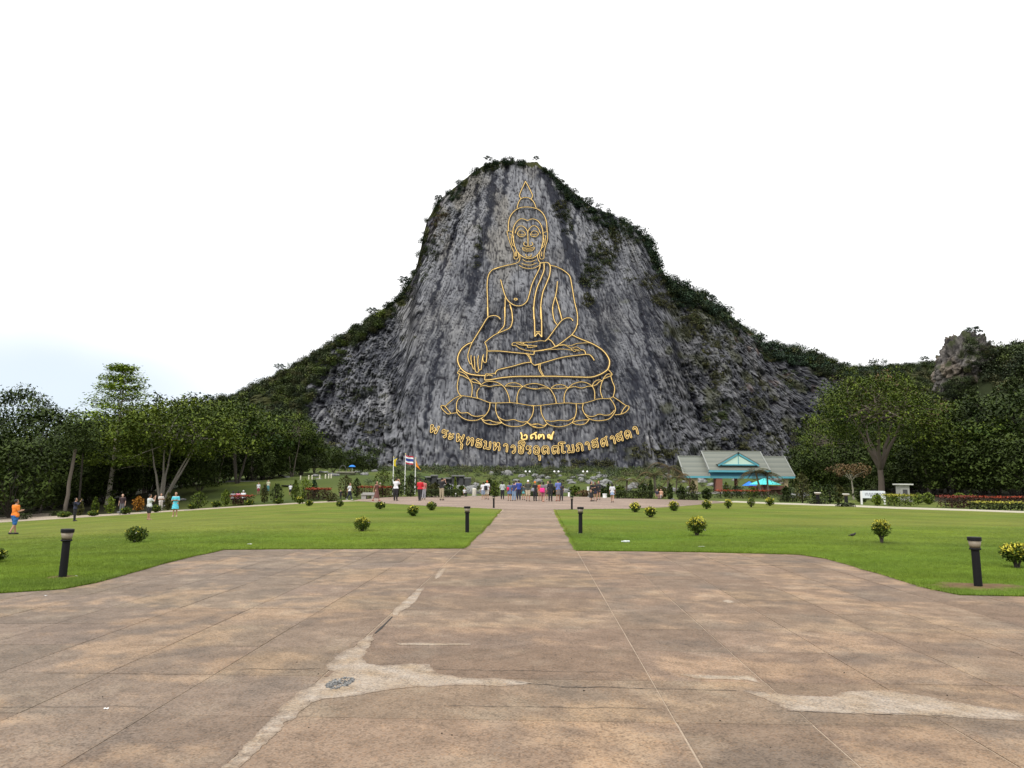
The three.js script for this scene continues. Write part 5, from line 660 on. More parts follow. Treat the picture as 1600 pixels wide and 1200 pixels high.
// flags
function flag(label, px, top, dd, colour, shape, foot = 0) {
  const p = standAt(px, dd), h = hAt(px, top, p), t = thing('flagpole', label, 'flag', p, 0), k = dd / F; part('pole', limb([V(0, -0.1, 0), V(0, h * 0.5, 0), V(0, h, 0)], [0.06, 0.05, 0.035], 10), whitePaint, t); part('finial', new THREE.SphereGeometry(0.07, 12, 8).translate(0, h, 0), M([0.6, 0.5, 0.2]), t);
  const cloth = (x0, x1, yT, yB, col, fn, nm) => { const N = 18, Q = 8, pos = [], idx = []; for (let j = 0; j <= Q; j++) for (let i = 0; i <= N; i++) { const u = lerp(x0, x1, i / N), v = lerp(yT, yB, j / Q), q = fn(u, v); pos.push(q[0] * k, h - q[1] * k, 0.13 * Math.sin(u * 7 + v * 1.5) * u + 0.02); } for (let j = 0; j < Q; j++) for (let i = 0; i < N; i++) { const a = j * (N + 1) + i; idx.push(a, a + N + 1, a + 1, a + 1, a + N + 1, a + N + 2); } return part(nm, geoFrom(pos, idx), M(col, { side: THREE.DoubleSide, roughness: 0.8 }), t); };
  shape(cloth); return t;
}
flag('national flag of red, white and blue stripes on the middle white pole', 632.5, 709.5, 80, 0, (c) => { const f = (u, v) => [u * 12.5, 1 + v * 13 + u * 3.2 + 0.6 * Math.sin(u * 5)]; for (const [a, b, col] of [[0, 1 / 6, [0.42, 0.03, 0.05]], [1 / 6, 2 / 6, [0.75, 0.75, 0.75]], [2 / 6, 4 / 6, [0.02, 0.05, 0.24]], [4 / 6, 5 / 6, [0.75, 0.75, 0.75]], [5 / 6, 1, [0.42, 0.03, 0.05]]]) c(0, 1, a, b, col, f, 'flag_stripe'); });
flag('yellow flag hanging folded on the left white pole', 614, 714.5, 80, 0, (c) => c(0, 1, 0, 1, [0.72, 0.6, 0.03], (u, v) => [u * (5.5 - 4 * Math.sin(v * 3.14) * (v > 0.2 ? 0.6 : 0.2)) + 0.3, 4 + v * 9 - u * 2.6 * Math.cos(v * 3.6)], 'flag_cloth'));
flag('plain orange flag drooping in a triangle on the right white pole', 648.5, 716, 80, 0, (c) => c(0, 1, 0, 1, [0.85, 0.32, 0.02], (u, v) => [u * 8.5 * (0.25 + 0.75 * v), 1 + v * 11 + u * 6.5], 'flag_cloth'));

{ // the open pavilion with stepped tiled roofs
  const D = 104, p = standAt(1148, D), k = D / F, X = (px) => (px - 1148) * k, Y = (py, px = 1148) => hAt(px, py, p), t = thing('pavilion', 'open pavilion with grey tiled stepped roof, teal trim and a mint gable', 'pavilion', p);
  const tileM = [0, 1, 2].map((i) => M([0.125 + 0.02 * i, 0.138 + 0.018 * i, 0.118 + 0.014 * i], { roughness: 0.8 })), brick = M([0.22, 0.09, 0.06], { roughness: 0.95 }), mint = M([0.5, 0.66, 0.55], { roughness: 0.7 }), tan = M([0.3, 0.24, 0.14]), blueTrim = M([0.05, 0.17, 0.26]);
  const roof = (x0, x1, eave, ridge, zE, zR, n) => { const g = new THREE.Group(); g.name = 'roof'; t.add(g); const sl = Math.hypot(ridge - eave, zE - zR), a = Math.atan2(ridge - eave, zE - zR); for (const sd of [1, -1]) for (let r = 0; r < n; r++) { const s = (r + 0.5) / n; const cols = 1; const ge = new THREE.BoxGeometry(x1 - x0, 0.05, sl / n + 0.05); ge.rotateX(a + 0.05).translate((x0 + x1) / 2, lerp(eave, ridge, s) + 0.03, lerp(zE, zR, s)); if (sd < 0) ge.rotateY(Math.PI).translate(x0 + x1, 0, 2 * zR - 0); part('tile_course', ge, tileM[(r * 7 + (sd > 0)) % 3], g); }
    part('ridge_cap', cyl(0.09, 0.09, x1 - x0 + 0.1, 0, 0, 0, 10).rotateZ(Math.PI / 2).translate((x1 + 0.05), ridge + 0.08, zR), tileM[2], g); for (const x of [x0 - 0.05, x1 + 0.05]) { const e = new THREE.BoxGeometry(0.14, 0.16, sl + 0.1); e.rotateX(a).translate(x, (eave + ridge) / 2 + 0.05, (zE + zR) / 2); part('verge_cap', e, M([0.24, 0.25, 0.23]), g); }
    part('fascia', box(x1 - x0 + 0.2, 0.26, 0.06, (x0 + x1) / 2, eave - 0.12, zE + 0.05), teal, t); part('fascia', box(x1 - x0 + 0.2, 0.22, 0.06, (x0 + x1) / 2, eave - 0.12, 2 * zR - zE - 0.05), teal, t); return g; };
  const eL = Y(744.5), rL = Y(714), eH = Y(735.5), rH = Y(706);
  roof(X(1064), X(1102), eL, rL, 2.6, -0.9, 12); roof(X(1191), X(1230), eL + 0.02, rL + 0.02, 2.6, -0.9, 12); roof(X(1101), X(1192), eH, rH, 2.9, -0.9, 13);
  part('lower_eave_board', box(X(1192) - X(1101), 0.34, 0.08, (X(1192) + X(1101)) / 2, eL - 0.1, 2.45), teal, t); part('soffit', box(X(1192) - X(1101), 0.5, 0.06, (X(1192) + X(1101)) / 2, (eL + eH) / 2 - 0.1, 2.2), blueTrim, t);
  const gx = X(1146), gT = Y(710), gB = Y(727.5), hw = 30 * k, zg = 2.5; const tri = (w, y0, y1, dep, z) => new THREE.ExtrudeGeometry(new THREE.Shape([new THREE.Vector2(-w, y0), new THREE.Vector2(w, y0), new THREE.Vector2(0, y1)]), { depth: dep, bevelEnabled: false }).translate(gx, 0, z);
  part('gable_panel', tri(hw * 0.84, gB + 0.08, gT - 0.2, 1.6, zg - 1.5), mint, t); const gl = Math.hypot(hw, gT - gB), ga = Math.atan2(gT - gB, hw); for (const s of [-1, 1]) { part('gable_trim', new THREE.BoxGeometry(gl + 0.2, 0.24, 0.12).rotateZ(-s * ga).translate(gx + s * hw / 2, (gT + gB) / 2, zg + 0.16), teal, t); part('gable_roof', new THREE.BoxGeometry(gl + 0.25, 0.1, 2.4).rotateZ(-s * ga).translate(gx + s * (hw / 2 + 0.04), (gT + gB) / 2 + 0.16, zg - 0.95), tileM[0], t); }
  part('gable_sill', box(hw * 1.7, 0.16, 0.12, gx, gB + 0.05, zg + 0.14), teal, t); part('gable_mullion', box(0.08, gT - gB - 0.4, 0.05, gx, (gT + gB) / 2 - 0.1, zg + 0.13), teal, t);
  const col = (px, w, m, z = 2) => { const c = part('column', rbox(w, eL + 0.2, w, 0.03, X(px), eL / 2 - 0.1, z), m, t); part('column_base', box(w + 0.14, 0.3, w + 0.14, X(px), 0.12, z), concrete, c); };
  col(1080, 0.8, tan); col(1117, 0.85, brick); col(1126, 0.7, M([0.08, 0.035, 0.03]), -2); col(1160, 0.4, brick, -3); col(1219, 0.5, tan); col(1090, 0.5, brick, -3.4); col(1205, 0.6, brick, -3);
  part('floor', box(X(1236) - X(1062), 0.14, 7.5, X(1149), 0.02, -0.6), concrete, t);
  // stall with parasols at its right end
  const d2 = 94, q = standAt(1190, d2), k2 = d2 / F, u = thing('parasol', 'teal square parasol over the red brown stall by the pavilion', 'parasol', standAt(1195, d2 + 1)), hT = hAt(1195, 747, q), hB = hAt(1195, 757, q), cone = (r, a, b, n) => new THREE.CylinderGeometry(0.05, r, a - b, n, 1, true).rotateY(Math.PI / n).translate(0, (a + b) / 2, 0);
  part('canopy', cone(2.0, hT, hB, 8), M([0.06, 0.52, 0.5], { side: THREE.DoubleSide }), u); part('pole', cyl(0.03, 0.03, hT), concrete, u); for (let i = 0; i < 8; i++) { const f = (i + 0.5) * 0.7854; part('rib', limb([V(0, hT - 0.1, 0), V(Math.cos(f) * 1.9, hB - 0.03, Math.sin(f) * 1.9)], [0.02, 0.015], 5), concrete, u); }
  const b = thing('parasol', 'bright blue parasol half hidden left of the teal parasol', 'parasol', standAt(1171, d2 + 5)), bT = hAt(1171, 752, b.position), bB = hAt(1171, 759, b.position); part('canopy', cone(1.0, bT, bB, 8), M([0.02, 0.16, 0.55], { side: THREE.DoubleSide }), b); part('pole', cyl(0.03, 0.03, bT), concrete, b);
  const s = thing('stall', 'red brown wooden stall under the teal parasol', 'stall', standAt(1198, d2)); const wd = M([0.075, 0.028, 0.02]), wd2 = M([0.1, 0.04, 0.028]), hs = hAt(1198, 759, s.position); for (let i = 0; i < 9; i++) part('board', box(0.42, hs, 0.06, -1.7 + i * 0.43, hs / 2, 0.4), i % 2 ? wd : wd2, s); part('side_panel', box(0.06, hs, 1.4, -1.93, hs / 2, -0.33), wd, s); part('side_panel', box(0.06, hs, 1.4, 1.97, hs / 2, -0.33), wd, s); part('counter', box(4.1, 0.08, 0.6, 0.02, hs * 0.62, 0.7), wd2, s);
}
{ // white board on two posts
  const p = G(1364.5, 787), d = -p.z, k = d / F, t = thing('sign_board', 'white notice board on two posts with a line of dark lettering', 'sign', p), w = 37 * k, h0 = hAt(1364, 778.5, p), h1 = hAt(1364, 767, p);
  for (const s of [-1, 1]) part('post', rbox(0.12, hAt(1364, 767.5, p) + 0.1, 0.12, 0.015, s * w * 0.48, hAt(1364, 767.5, p) / 2 - 0.05, 0), whitePaint, t); part('board', rbox(w * 0.9, h1 - h0, 0.06, 0.01, 0, (h0 + h1) / 2, 0.02), M([0.68, 0.72, 0.75]), t);
  const mk = []; let x = -w * 0.33; for (let i = 0; i < 17; i++) { const a = 0.05 + 0.05 * ((i * 7) % 5) / 5; mk.push(box(0.025, 0.18, 0.012, x, h1 - 0.25, 0.055), box(a, 0.03, 0.012, x + a / 2 + 0.013, i % 2 ? h1 - 0.175 : h1 - 0.325, 0.055)); x += a + 0.032; } const ink = M([0.12, 0.12, 0.16]); part('lettering', mergeP(mk), ink, t).userData.kind = 'stuff'; const mk2 = []; for (let i = 0; i < 5; i++) mk2.push(box(0.03, 0.12, 0.012, -0.2 + i * 0.09, h0 + 0.14, 0.055), box(0.06, 0.03, 0.012, -0.18 + i * 0.09, h0 + 0.19, 0.055)); part('lettering', mergeP(mk2), ink, t).userData.kind = 'stuff';
}
{ const p = standAt(1410, 66), h = hAt(1410, 758, p), t = thing('kiosk', 'small pale kiosk with flat roof slab under the right trees', 'kiosk', p); part('wall', box(0.8, h, 0.8, 0, h / 2, 0), M([0.3, 0.3, 0.27]), t); part('roof_slab', rbox(1.25, 0.12, 1.2, 0.02, 0.05, h + 0.06, 0), M([0.5, 0.5, 0.46]), t); part('niche', box(0.4, 0.5, 0.04, 0, h * 0.55, 0.41), M([0.05, 0.05, 0.05]), t); part('step', box(1.1, 0.16, 1.1, 0, 0.05, 0.02), concrete, t); }
{ // stone bench, marker post, low bollards, terrace with parasol
  const p = G(577, 779.5), t = thing('stone_bench', 'low grey stone bench in front of the red topped hedge', 'bench', p), k = -p.z / F; part('seat', rbox(24 * k, 0.14, 0.7, 0.03, 0, 0.4, 0), concrete, t); for (const s of [-1, 1]) part('leg', rbox(0.45, 0.36, 0.55, 0.02, s * 8 * k, 0.15, 0), concrete, t); part('backrest', rbox(23 * k, 0.14, 0.1, 0.02, 0, 0.52, -0.28), concrete, t);
  const q = G(741, 775.5), m = thing('marker_post', 'white cylindrical marker post with domed top at the plaza edge', 'post', q), h = hAt(741, 763, q); part('shaft', new THREE.LatheGeometry([[0, 0], [0.2, 0], [0.19, h * 0.82], [0.21, h * 0.84], [0.2, h * 0.93], [0.12, h], [0, h]].map(([a, b]) => new THREE.Vector2(a, b)), 20), M([0.55, 0.53, 0.45]), m); part('plinth', box(0.5, 0.08, 0.5, 0, 0.02, 0), concrete, m);
  [['thin white post left of the women in black', 919, 776, 761, 0.11], ['short white post right of the women in black', 945, 778, 772, 0.2], ['short white post at the far right lamp of the walkway', 889, 776, 770, 0.1], ['short white post beside the conifer column', 712, 776, 771, 0.06]].forEach(([l, x, b, tp, r]) => { const g = G(x, b), hh = hAt(x, tp, g), o = thing('white_post', l, 'post', g); part('shaft', cyl(r, r * 0.92, hh, 0, -0.02), whitePaint, o); part('cap', cyl(r * 1.15, r, 0.05, 0, hh - 0.02), whitePaint, o); });
  const T = standAt(541, 112), tw = thing('terrace', 'raised stone terrace with a metal arch behind the left hedges', 'terrace', T), kk = 112 / F, ht = hAt(541, 738.5, T), stone = M([0.3, 0.28, 0.22], { roughness: 1 }); const w = 26 * kk; for (let r = 0; r < 3; r++) for (let i = 0; i < 5; i++) part('stone_block', rbox(w / 5 - 0.03, ht / 3 - 0.03, 2, 0.06, -w / 2 + (i + 0.5) * w / 5 + rr(-0.03, 0.03), (r + 0.5) * ht / 3, rr(-0.05, 0.05)), r === 2 ? stone : M([0.12, 0.11, 0.09]), tw); part('coping', rbox(w + 0.3, 0.14, 2.3, 0.03, 0, ht + 0.06, 0), stone, tw);
  const arc = []; for (let i = 0; i <= 14; i++) { const f = (i / 14) * 3.1416; arc.push(V(-0.6 - Math.cos(f) * 0.55, ht + 0.1 + Math.sin(f) * hAt(541, 727, T) - Math.sin(f) * (ht + 0.1), 0)); } part('arch', limb(arc, arc.map(() => 0.04), 6), M([0.1, 0.1, 0.1]), tw);
  const U = thing('parasol', 'round blue parasol on the raised stone terrace', 'parasol', V(T.x + 0.8, T.y + ht + 0.1, T.z)), u1 = hAt(548, 726.5, U.position), u0 = hAt(548, 730.5, U.position); part('canopy', new THREE.SphereGeometry(0.55, 20, 6, 0, 6.2832, 0, 1.25).scale(1, (u1 - u0) / 0.5, 1).translate(0, u1 - 0.55 * (u1 - u0) / 0.5, 0), M([0.02, 0.2, 0.62], { side: THREE.DoubleSide }), U); part('pole', cyl(0.025, 0.025, u1 - 0.02), whitePaint, U);
  [[487, 750, 744], [499, 752, 745], [508, 752, 746], [513, 751, 744], [517, 751, 743], [469, 757, 752], [482, 757, 751]].forEach(([x, b, tp], i) => { const g = standAt(x, 99), hh = Math.min(0.9, Math.max(0.45, hAt(x, tp, g))), o = thing('rail_post', 'short cream post on the grass terrace left of the stone wall', 'post', g, 0, 'cream posts of the terrace path'); part('shaft', cyl(0.09, 0.08, hh, 0, -0.02), M([0.6, 0.57, 0.45]), o); part('cap', new THREE.SphereGeometry(0.1, 10, 6).translate(0, hh, 0), M([0.6, 0.57, 0.45]), o); });
  const S = standAt(448, 88), st = thing('stone_stack', 'stack of flat pale stone slabs between the left bushes', 'stone stack', S), h2 = hAt(448, 758, S); for (let i = 0; i < 4; i++) part('slab', rbox(1.15 - 0.05 * i, h2 / 4 - 0.06, 0.8, 0.04, 0.06 * (i % 2), (i + 0.5) * h2 / 4, 0), M([0.42, 0.42, 0.4]), st);
  const A = standAt(378, 100), cv = thing('stone_shelter', 'dark rock shelter with flat capstone behind the seated people', 'shelter', A), ha = hAt(385, 752, A), dk = M([0.06, 0.06, 0.06], { roughness: 1 }); part('capstone', rbox(5.4, 0.5, 3, 0.2, 0.6, ha - 0.2, 0), M([0.1, 0.1, 0.095]), cv); for (const [x, ww] of [[-1.4, 1.4], [0.6, 1.8], [2.4, 1.2]]) part('boulder', rbox(ww, ha, 1.8, 0.3, x, ha / 2 - 0.2, -0.3), dk, cv);
  const L = standAt(700, 98), lw = thing('stone_wall', 'long dark stone ledge with a pale top behind the flag poles', 'wall', L), hl = hAt(672, 741, L), kl = 98 / F; for (let i = 0; i < 7; i++) { const hb = hl * rr(0.72, 1), t = rr(0.03, 0.055); part('stone_block', rbox(9.8 * kl, hb, 1.4, 0.22, (-31 + i * 10.3) * kl, hb / 2 - 0.2, rr(-0.2, 0.2)), M([t, t, t * 1.05], { roughness: 1 }), lw); part('cap_stone', rbox(10.2 * kl, 0.24, 1.7, 0.1, (-31 + i * 10.3) * kl + rr(-0.1, 0.1), hb - 0.12, rr(-0.15, 0.15)), M([0.13, 0.13, 0.125], { roughness: 1 }), lw); }
}
{ // twin floodlights on the slope under the cliff
  [[824.5, 'left'], [869.5, 'middle'], [914.5, 'right']].forEach(([x, w]) => { const p = standAt(x, 180), h = hAt(x, 737, p), t = thing('floodlight', `twin white globe light on the slope below the cliff, the ${w} one of three`, 'floodlight', p); part('post', cyl(0.06, 0.05, h - 0.3), concrete, t); part('crossbar', limb([V(-0.55, h - 0.35, 0), V(0.55, h - 0.35, 0)], [0.05, 0.05], 6), concrete, t); for (const s of [-1, 1]) part('globe', new THREE.SphereGeometry(0.25, 16, 12).translate(s * 0.5, h, 0), M([0.9, 0.9, 0.9], { roughness: 0.4 }), t); });
}
// boulders of the rock garden
const rockGeo = [0, 1, 2, 3, 4].map((k) => { const g = mergeVertices(new THREE.IcosahedronGeometry(1, 4).deleteAttribute('normal').deleteAttribute('uv')), P = g.attributes.position, col = new Float32Array(P.count * 3); for (let i = 0; i < P.count; i++) { const v = V().fromBufferAttribute(P, i), a = 1 + 0.36 * fbm3(v.x * 0.9 + k * 9, v.y * 0.9, v.z * 0.9, 4) - 0.12 * Math.abs(n3(v.x * 2.4, v.y * 1.2 + k * 3, v.z * 2.4)); const L = clamp(0.45 + 0.9 * fbm3(v.x * 2.2 + k, v.y * 3, v.z * 2.2, 4) + 0.25 * v.y, 0, 1); v.multiplyScalar(a); v.y = Math.max(-0.35, v.y * 0.62); P.setXYZ(i, v.x, v.y, v.z); for (let c = 0; c < 3; c++) col[i * 3 + c] = lerp([0.035, 0.035, 0.04][c], [0.27, 0.27, 0.26][c], L); } g.setAttribute('color', new THREE.BufferAttribute(col, 3)); g.computeVertexNormals(); return g; });
const rockMat = VC({ roughness: 0.95 });
{
  const place = (label, group, px, d, w, tall = 1) => { const p = standAt(px, d), s = (w * d / F) / 2, m = new THREE.Mesh(rockGeo[Math.floor(rnd() * 5)], rockMat); m.name = numbered('boulder'); m.castShadow = m.receiveShadow = true; m.position.copy(p); m.rotation.y = rnd() * 6; m.scale.set(s, s * tall, s * rr(0.7, 1)); tag(m, label, 'boulder', group); scene.add(m); };
  for (let i = 0; i < 62; i++) { const d = 84 + 170 * Math.pow(rnd(), 1.3), px = rr(800, 1062); place('grey weathered boulder lying on the grass slope right of the group', 'boulders on the grass slope under the cliff', px, d, rr(9, 20) * (d < 130 ? 1 : 0.8), rr(0.7, 1.2)); }
  for (let i = 0; i < 24; i++) { place('grey boulder on the slope seen under the pavilion roof', 'boulders behind the pavilion', rr(1060, 1240), rr(125, 240), rr(9, 20), rr(0.7, 1.1)); }
  for (let i = 0; i < 34; i++) { place('jagged boulder in the dark rockery left of the group', 'boulders of the left rockery', rr(690, 765), 78 + rnd() * 26, rr(8, 17), rr(0.9, 1.5)); }
  for (let i = 0; i < 16; i++) { place('pale topped boulder in front of the dark stone ledge', 'boulders in front of the dark stone ledge', rr(668, 738), rr(86, 95), rr(9, 18), rr(0.8, 1.3)); }
  for (let i = 0; i < 14; i++) place('grey rock in the pile right of the pavilion', 'rocks piled right of the pavilion', rr(1226, 1262), 78 + rnd() * 14, rr(8, 15), rr(0.8, 1.2));
  for (let i = 0; i < 16; i++) place('dark rock on the grass bank among the left hedges', 'rocks on the left grass bank', rr(400, 600), rr(92, 150), rr(7, 16), rr(0.6, 1)); 
  for (let i = 0; i < 8; i++) place('flat stone at the foot of the left trees', 'stones under the left trees', rr(185, 345), rr(64, 84), rr(7, 12), 0.6);
  place('large pale rounded boulder below the numerals, left of the floodlights', null, 792, 180, 19, 1.3); place('upright pale stone left of the large pale boulder', null, 768, 185, 8, 2.4); place('flat white stone at the right edge of the plaza', null, 1049, -G(1049, 780).z, 9, 0.6);
}
{ // shrubs where the grass slope meets the cliff
  const L = []; for (let i = 0; i < 1500; i++) { const px = rr(590, 1300), d = 150 + 188 * Math.pow(rnd(), 0.45), p = standAt(px, d); L.push([p.setY(p.y - 0.3), rr(0.7, 2.4), tone(['deep', 'mid', 'deep', 'olive'][i % 4])]); } for (let i = 0; i < 560; i++) { const px = rr(560, 1290), p = standAt(px, rr(78, 240)); L.push([p.setY(p.y - 0.2), rr(0.35, 1.2), tone(['deep', 'mid', 'olive', 'deep'][i % 4])]); }
  mass('low_scrub', 'green scrub along the foot of the cliff and between the boulders', 'scrub', scrubGeo, L, leafMat2);
}
{ // small things lying about
  const p = G(978, 849.5), t = thing('plastic_bottle', 'empty clear plastic bottle lying on the right lawn', 'bottle', V(p.x, p.y + 0.058, p.z), 0.1), pl = M([0.5, 0.54, 0.54], { roughness: 0.2, transparent: false }); part('body', new THREE.LatheGeometry([[0, -0.1], [0.026, -0.1], [0.028, -0.09], [0.025, -0.03], [0.028, 0], [0.028, 0.05], [0.013, 0.09], [0.012, 0.105]].map(([a, b]) => new THREE.Vector2(a, b)), 18).rotateZ(Math.PI / 2), pl, t); part('cap', cyl(0.015, 0.015, 0.018, 0, 0.104, 0, 14).rotateZ(Math.PI / 2), M([0.6, 0.62, 0.65]), t); part('label_band', cyl(0.0284, 0.0284, 0.05, 0, -0.015, 0, 18).rotateZ(Math.PI / 2), M([0.6, 0.65, 0.6]), t);
  const b = G(1333, 843), g = thing('bird', 'small dark bird walking on the right lawn', 'bird', V(b.x, b.y + 0.03, b.z), 0.2), dk = M([0.022, 0.018, 0.016]); const cap = (a, c, r0, r1) => (x, y, z) => { const bx = c[0] - a[0], by = c[1] - a[1], bz = c[2] - a[2], t = clamp(((x - a[0]) * bx + (y - a[1]) * by + (z - a[2]) * bz) / (bx * bx + by * by + bz * bz), 0, 1); return Math.hypot(x - a[0] - bx * t, y - a[1] - by * t, z - a[2] - bz * t) - lerp(r0, r1, t); };
  const B = [cap([-0.04, 0.1, 0], [0.04, 0.115, 0], 0.035, 0.032), cap([0.05, 0.12, 0], [0.075, 0.15, 0], 0.022, 0.02), cap([-0.06, 0.1, 0], [-0.15, 0.085, 0], 0.02, 0.008), cap([0.09, 0.15, 0], [0.12, 0.145, 0], 0.008, 0.003)]; part('body', nets((x, y, z) => { let m = 9; for (const f of B) { const v = f(x, y, z), h = clamp(0.5 + 0.5 * (m - v) / 0.02, 0, 1); m = lerp(m, v, h) - 0.02 * h * (1 - h); } return m; }, [-0.18, 0.04, -0.06], [0.15, 0.2, 0.06], 0.006), dk, g); for (const s of [-1, 1]) part('leg', limb([V(0.01 * s, 0.08, 0.012 * s), V(-0.005, 0.045, 0.014 * s), V(0.012 + 0.02 * s, 0, 0.015 * s)], [0.004, 0.003, 0.003], 5), M([0.3, 0.22, 0.05]), g);
  [['small white scrap of litter on the near left paving', 166, 1108, 0.016], ['white scrap of litter on paving below the left bollard light', 71, 931, 0.022], ['white scrap on the soil beside the left bollard light', 119, 903, 0.025], ['pale scrap at the left lawn edge beside the paving', 390, 852, 0.06], ['white scrap at the right edge of the walkway, far one', 864, 803, 0.05], ['white scrap at the right edge of the walkway, near one', 880, 829, 0.04], ['pale flat cover set in the right lawn edge', 1096, 856, 0.07]].forEach(([l, x, y, s]) => { const q = G(x, y), ge = new THREE.PlaneGeometry(s * 2, s, 6, 4).rotateX(-Math.PI / 2), P = ge.attributes.position; for (let i = 0; i < P.count; i++) P.setY(i, (x > 300 && x < 1200 || x < 130 && y < 910 ? 0.036 : 0.006) + 0.005 * n2(P.getX(i) * 60, P.getZ(i) * 60 + x)); solo('litter', ge, M([0.7, 0.7, 0.68], { side: THREE.DoubleSide }), l, 'litter').position.copy(q); });
  const L = []; for (let i = 0; i < 210; i++) { const a = rr(-1, 1), c = rr(-1, 1) * Math.sqrt(1 - a * a), x = 531 + a * 22, y = 1068 + c * 8 - a * 5; const q = G(x, y, 0.004); L.push([q, rr(0.004, 0.013), Array(3).fill(rr(0.35, 1.3))]); }
  mass('gravel', 'loose grey gravel in the broken cement patch', 'gravel', [rockGeo[0], rockGeo[2]], L, rockMat);
  const D = []; for (let i = 0; i < 26; i++) { const q = G(rr(60, 1560), rr(900, 1180), 0.003); D.push([q, rr(0.003, 0.007), [0.15, 0.12, 0.1]]); } mass('debris', 'scattered dark bits of leaf and grit on the paving', 'debris', [rockGeo[1]], D, rockMat);
}

// ---------------------------------------------------------------- people
const smin = (a, b, k) => { const h = clamp(0.5 + (0.5 * (b - a)) / k, 0, 1); return lerp(b, a, h) - k * h * (1 - h); };
function capsules(list, k, flat = 1) { // [ax,ay,az,bx,by,bz,r0,r1]
  const B = list.map((c) => { const [ax, ay, az, bx, by, bz, r0, r1] = c, dx = bx - ax, dy = by - ay, dz = bz - az; return { ax, ay, az, dx, dy, dz, q: dx * dx + dy * dy + dz * dz + 1e-9, r0, r1, f: c[8] ?? 1 }; });
  return (x, y, z) => { let m = 1; for (const b of B) { const px = x - b.ax, py = y - b.ay, pz = (z - b.az) * b.f, t = clamp((px * b.dx + py * b.dy + pz * b.dz) / b.q, 0, 1); const ex = px - b.dx * t, ey = py - b.dy * t, ez = pz - b.dz * t, v = Math.sqrt(ex * ex + ey * ey + ez * ez) - lerp(b.r0, b.r1, t); m = smin(m, v, k); } return m; };
}
const headGeo = (() => { // a head with brow, sockets, nose, lips, chin and ears, looking along +z, chin near y = 0
  const base = capsules([[0, 0.125, -0.012, 0, 0.15, -0.012, 0.083, 0.083], [0, 0.045, 0.03, 0, 0.09, 0.02, 0.05, 0.066], [0, 0.1, 0.078, 0, 0.066, 0.1, 0.008, 0.014], [-0.012, 0.062, 0.088, 0.012, 0.062, 0.088, 0.009, 0.009], [-0.02, 0.037, 0.075, 0.02, 0.037, 0.075, 0.008, 0.008], [0, 0.012, 0.066, 0, 0.014, 0.06, 0.018, 0.018], [-0.04, 0.118, 0.062, 0.04, 0.118, 0.062, 0.014, 0.014], [-0.078, 0.07, -0.01, -0.084, 0.115, -0.016, 0.009, 0.015], [0.078, 0.07, -0.01, 0.084, 0.115, -0.016, 0.009, 0.015]], 0.018);
  const f = (x, y, z) => { let d = base(x, y, z); for (const s of [-1, 1]) d = Math.max(d, -(Math.hypot(x - s * 0.032, (y - 0.1) * 1.4, z - 0.092) - 0.018)); return Math.min(d, Math.hypot(x - 0.032, y - 0.1, z - 0.074) - 0.012, Math.hypot(x + 0.032, y - 0.1, z - 0.074) - 0.012); };
  return nets(f, [-0.11, -0.02, -0.12], [0.11, 0.25, 0.13], 0.0155);
})();
const handGeo = (() => { // relaxed hand hanging along -y, palm facing +x, thumb towards +z
  const L = [[0, 0, 0, 0, -0.075, 0, 0.022, 0.026, 0.8]]; [[-0.03, 0.068], [-0.01, 0.08], [0.01, 0.075], [0.028, 0.058]].forEach(([z, l], i) => { L.push([0, -0.07, -z, 0.006, -0.09 - l * 0.4, -z * 1.1, 0.0095, 0.0085], [0.006, -0.09 - l * 0.4, -z * 1.1, 0.026, -0.09 - l * 0.85, -z * 1.1, 0.0085, 0.007]); }); L.push([0.004, -0.02, 0.024, 0.018, -0.05, 0.05, 0.012, 0.01], [0.018, -0.05, 0.05, 0.03, -0.08, 0.052, 0.01, 0.008]);
  return nets(capsules(L, 0.006), [-0.04, -0.19, -0.06], [0.06, 0.03, 0.08], 0.0095);
})();
const ARMS = { down: [[0.235, 1.12, -0.02], [0.25, 0.87, 0.05]], photo: [[0.24, 1.24, 0.2], [0.075, 1.5, 0.33]], fold: [[0.25, 1.13, 0.04], [-0.03, 1.16, 0.2]], low: [[0.24, 1.12, 0.02], [0.09, 1.16, 0.28]], out: [[0.3, 1.16, 0.0], [0.46, 1.0, 0.02]], back: [[0.23, 1.12, -0.08], [0.12, 0.98, -0.16]], swing: [[0.23, 1.13, -0.12], [0.24, 0.9, -0.14]], swingf: [[0.23, 1.13, 0.1], [0.22, 0.95, 0.26]] };
const SKIN = [[0.36, 0.2, 0.13], [0.27, 0.145, 0.09], [0.45, 0.28, 0.2]];
const matCache = new Map(), cm = (c, r = 0.85) => { const k = c.join() + r; if (!matCache.has(k)) matCache.set(k, M(c, { roughness: r })); return matCache.get(k); };
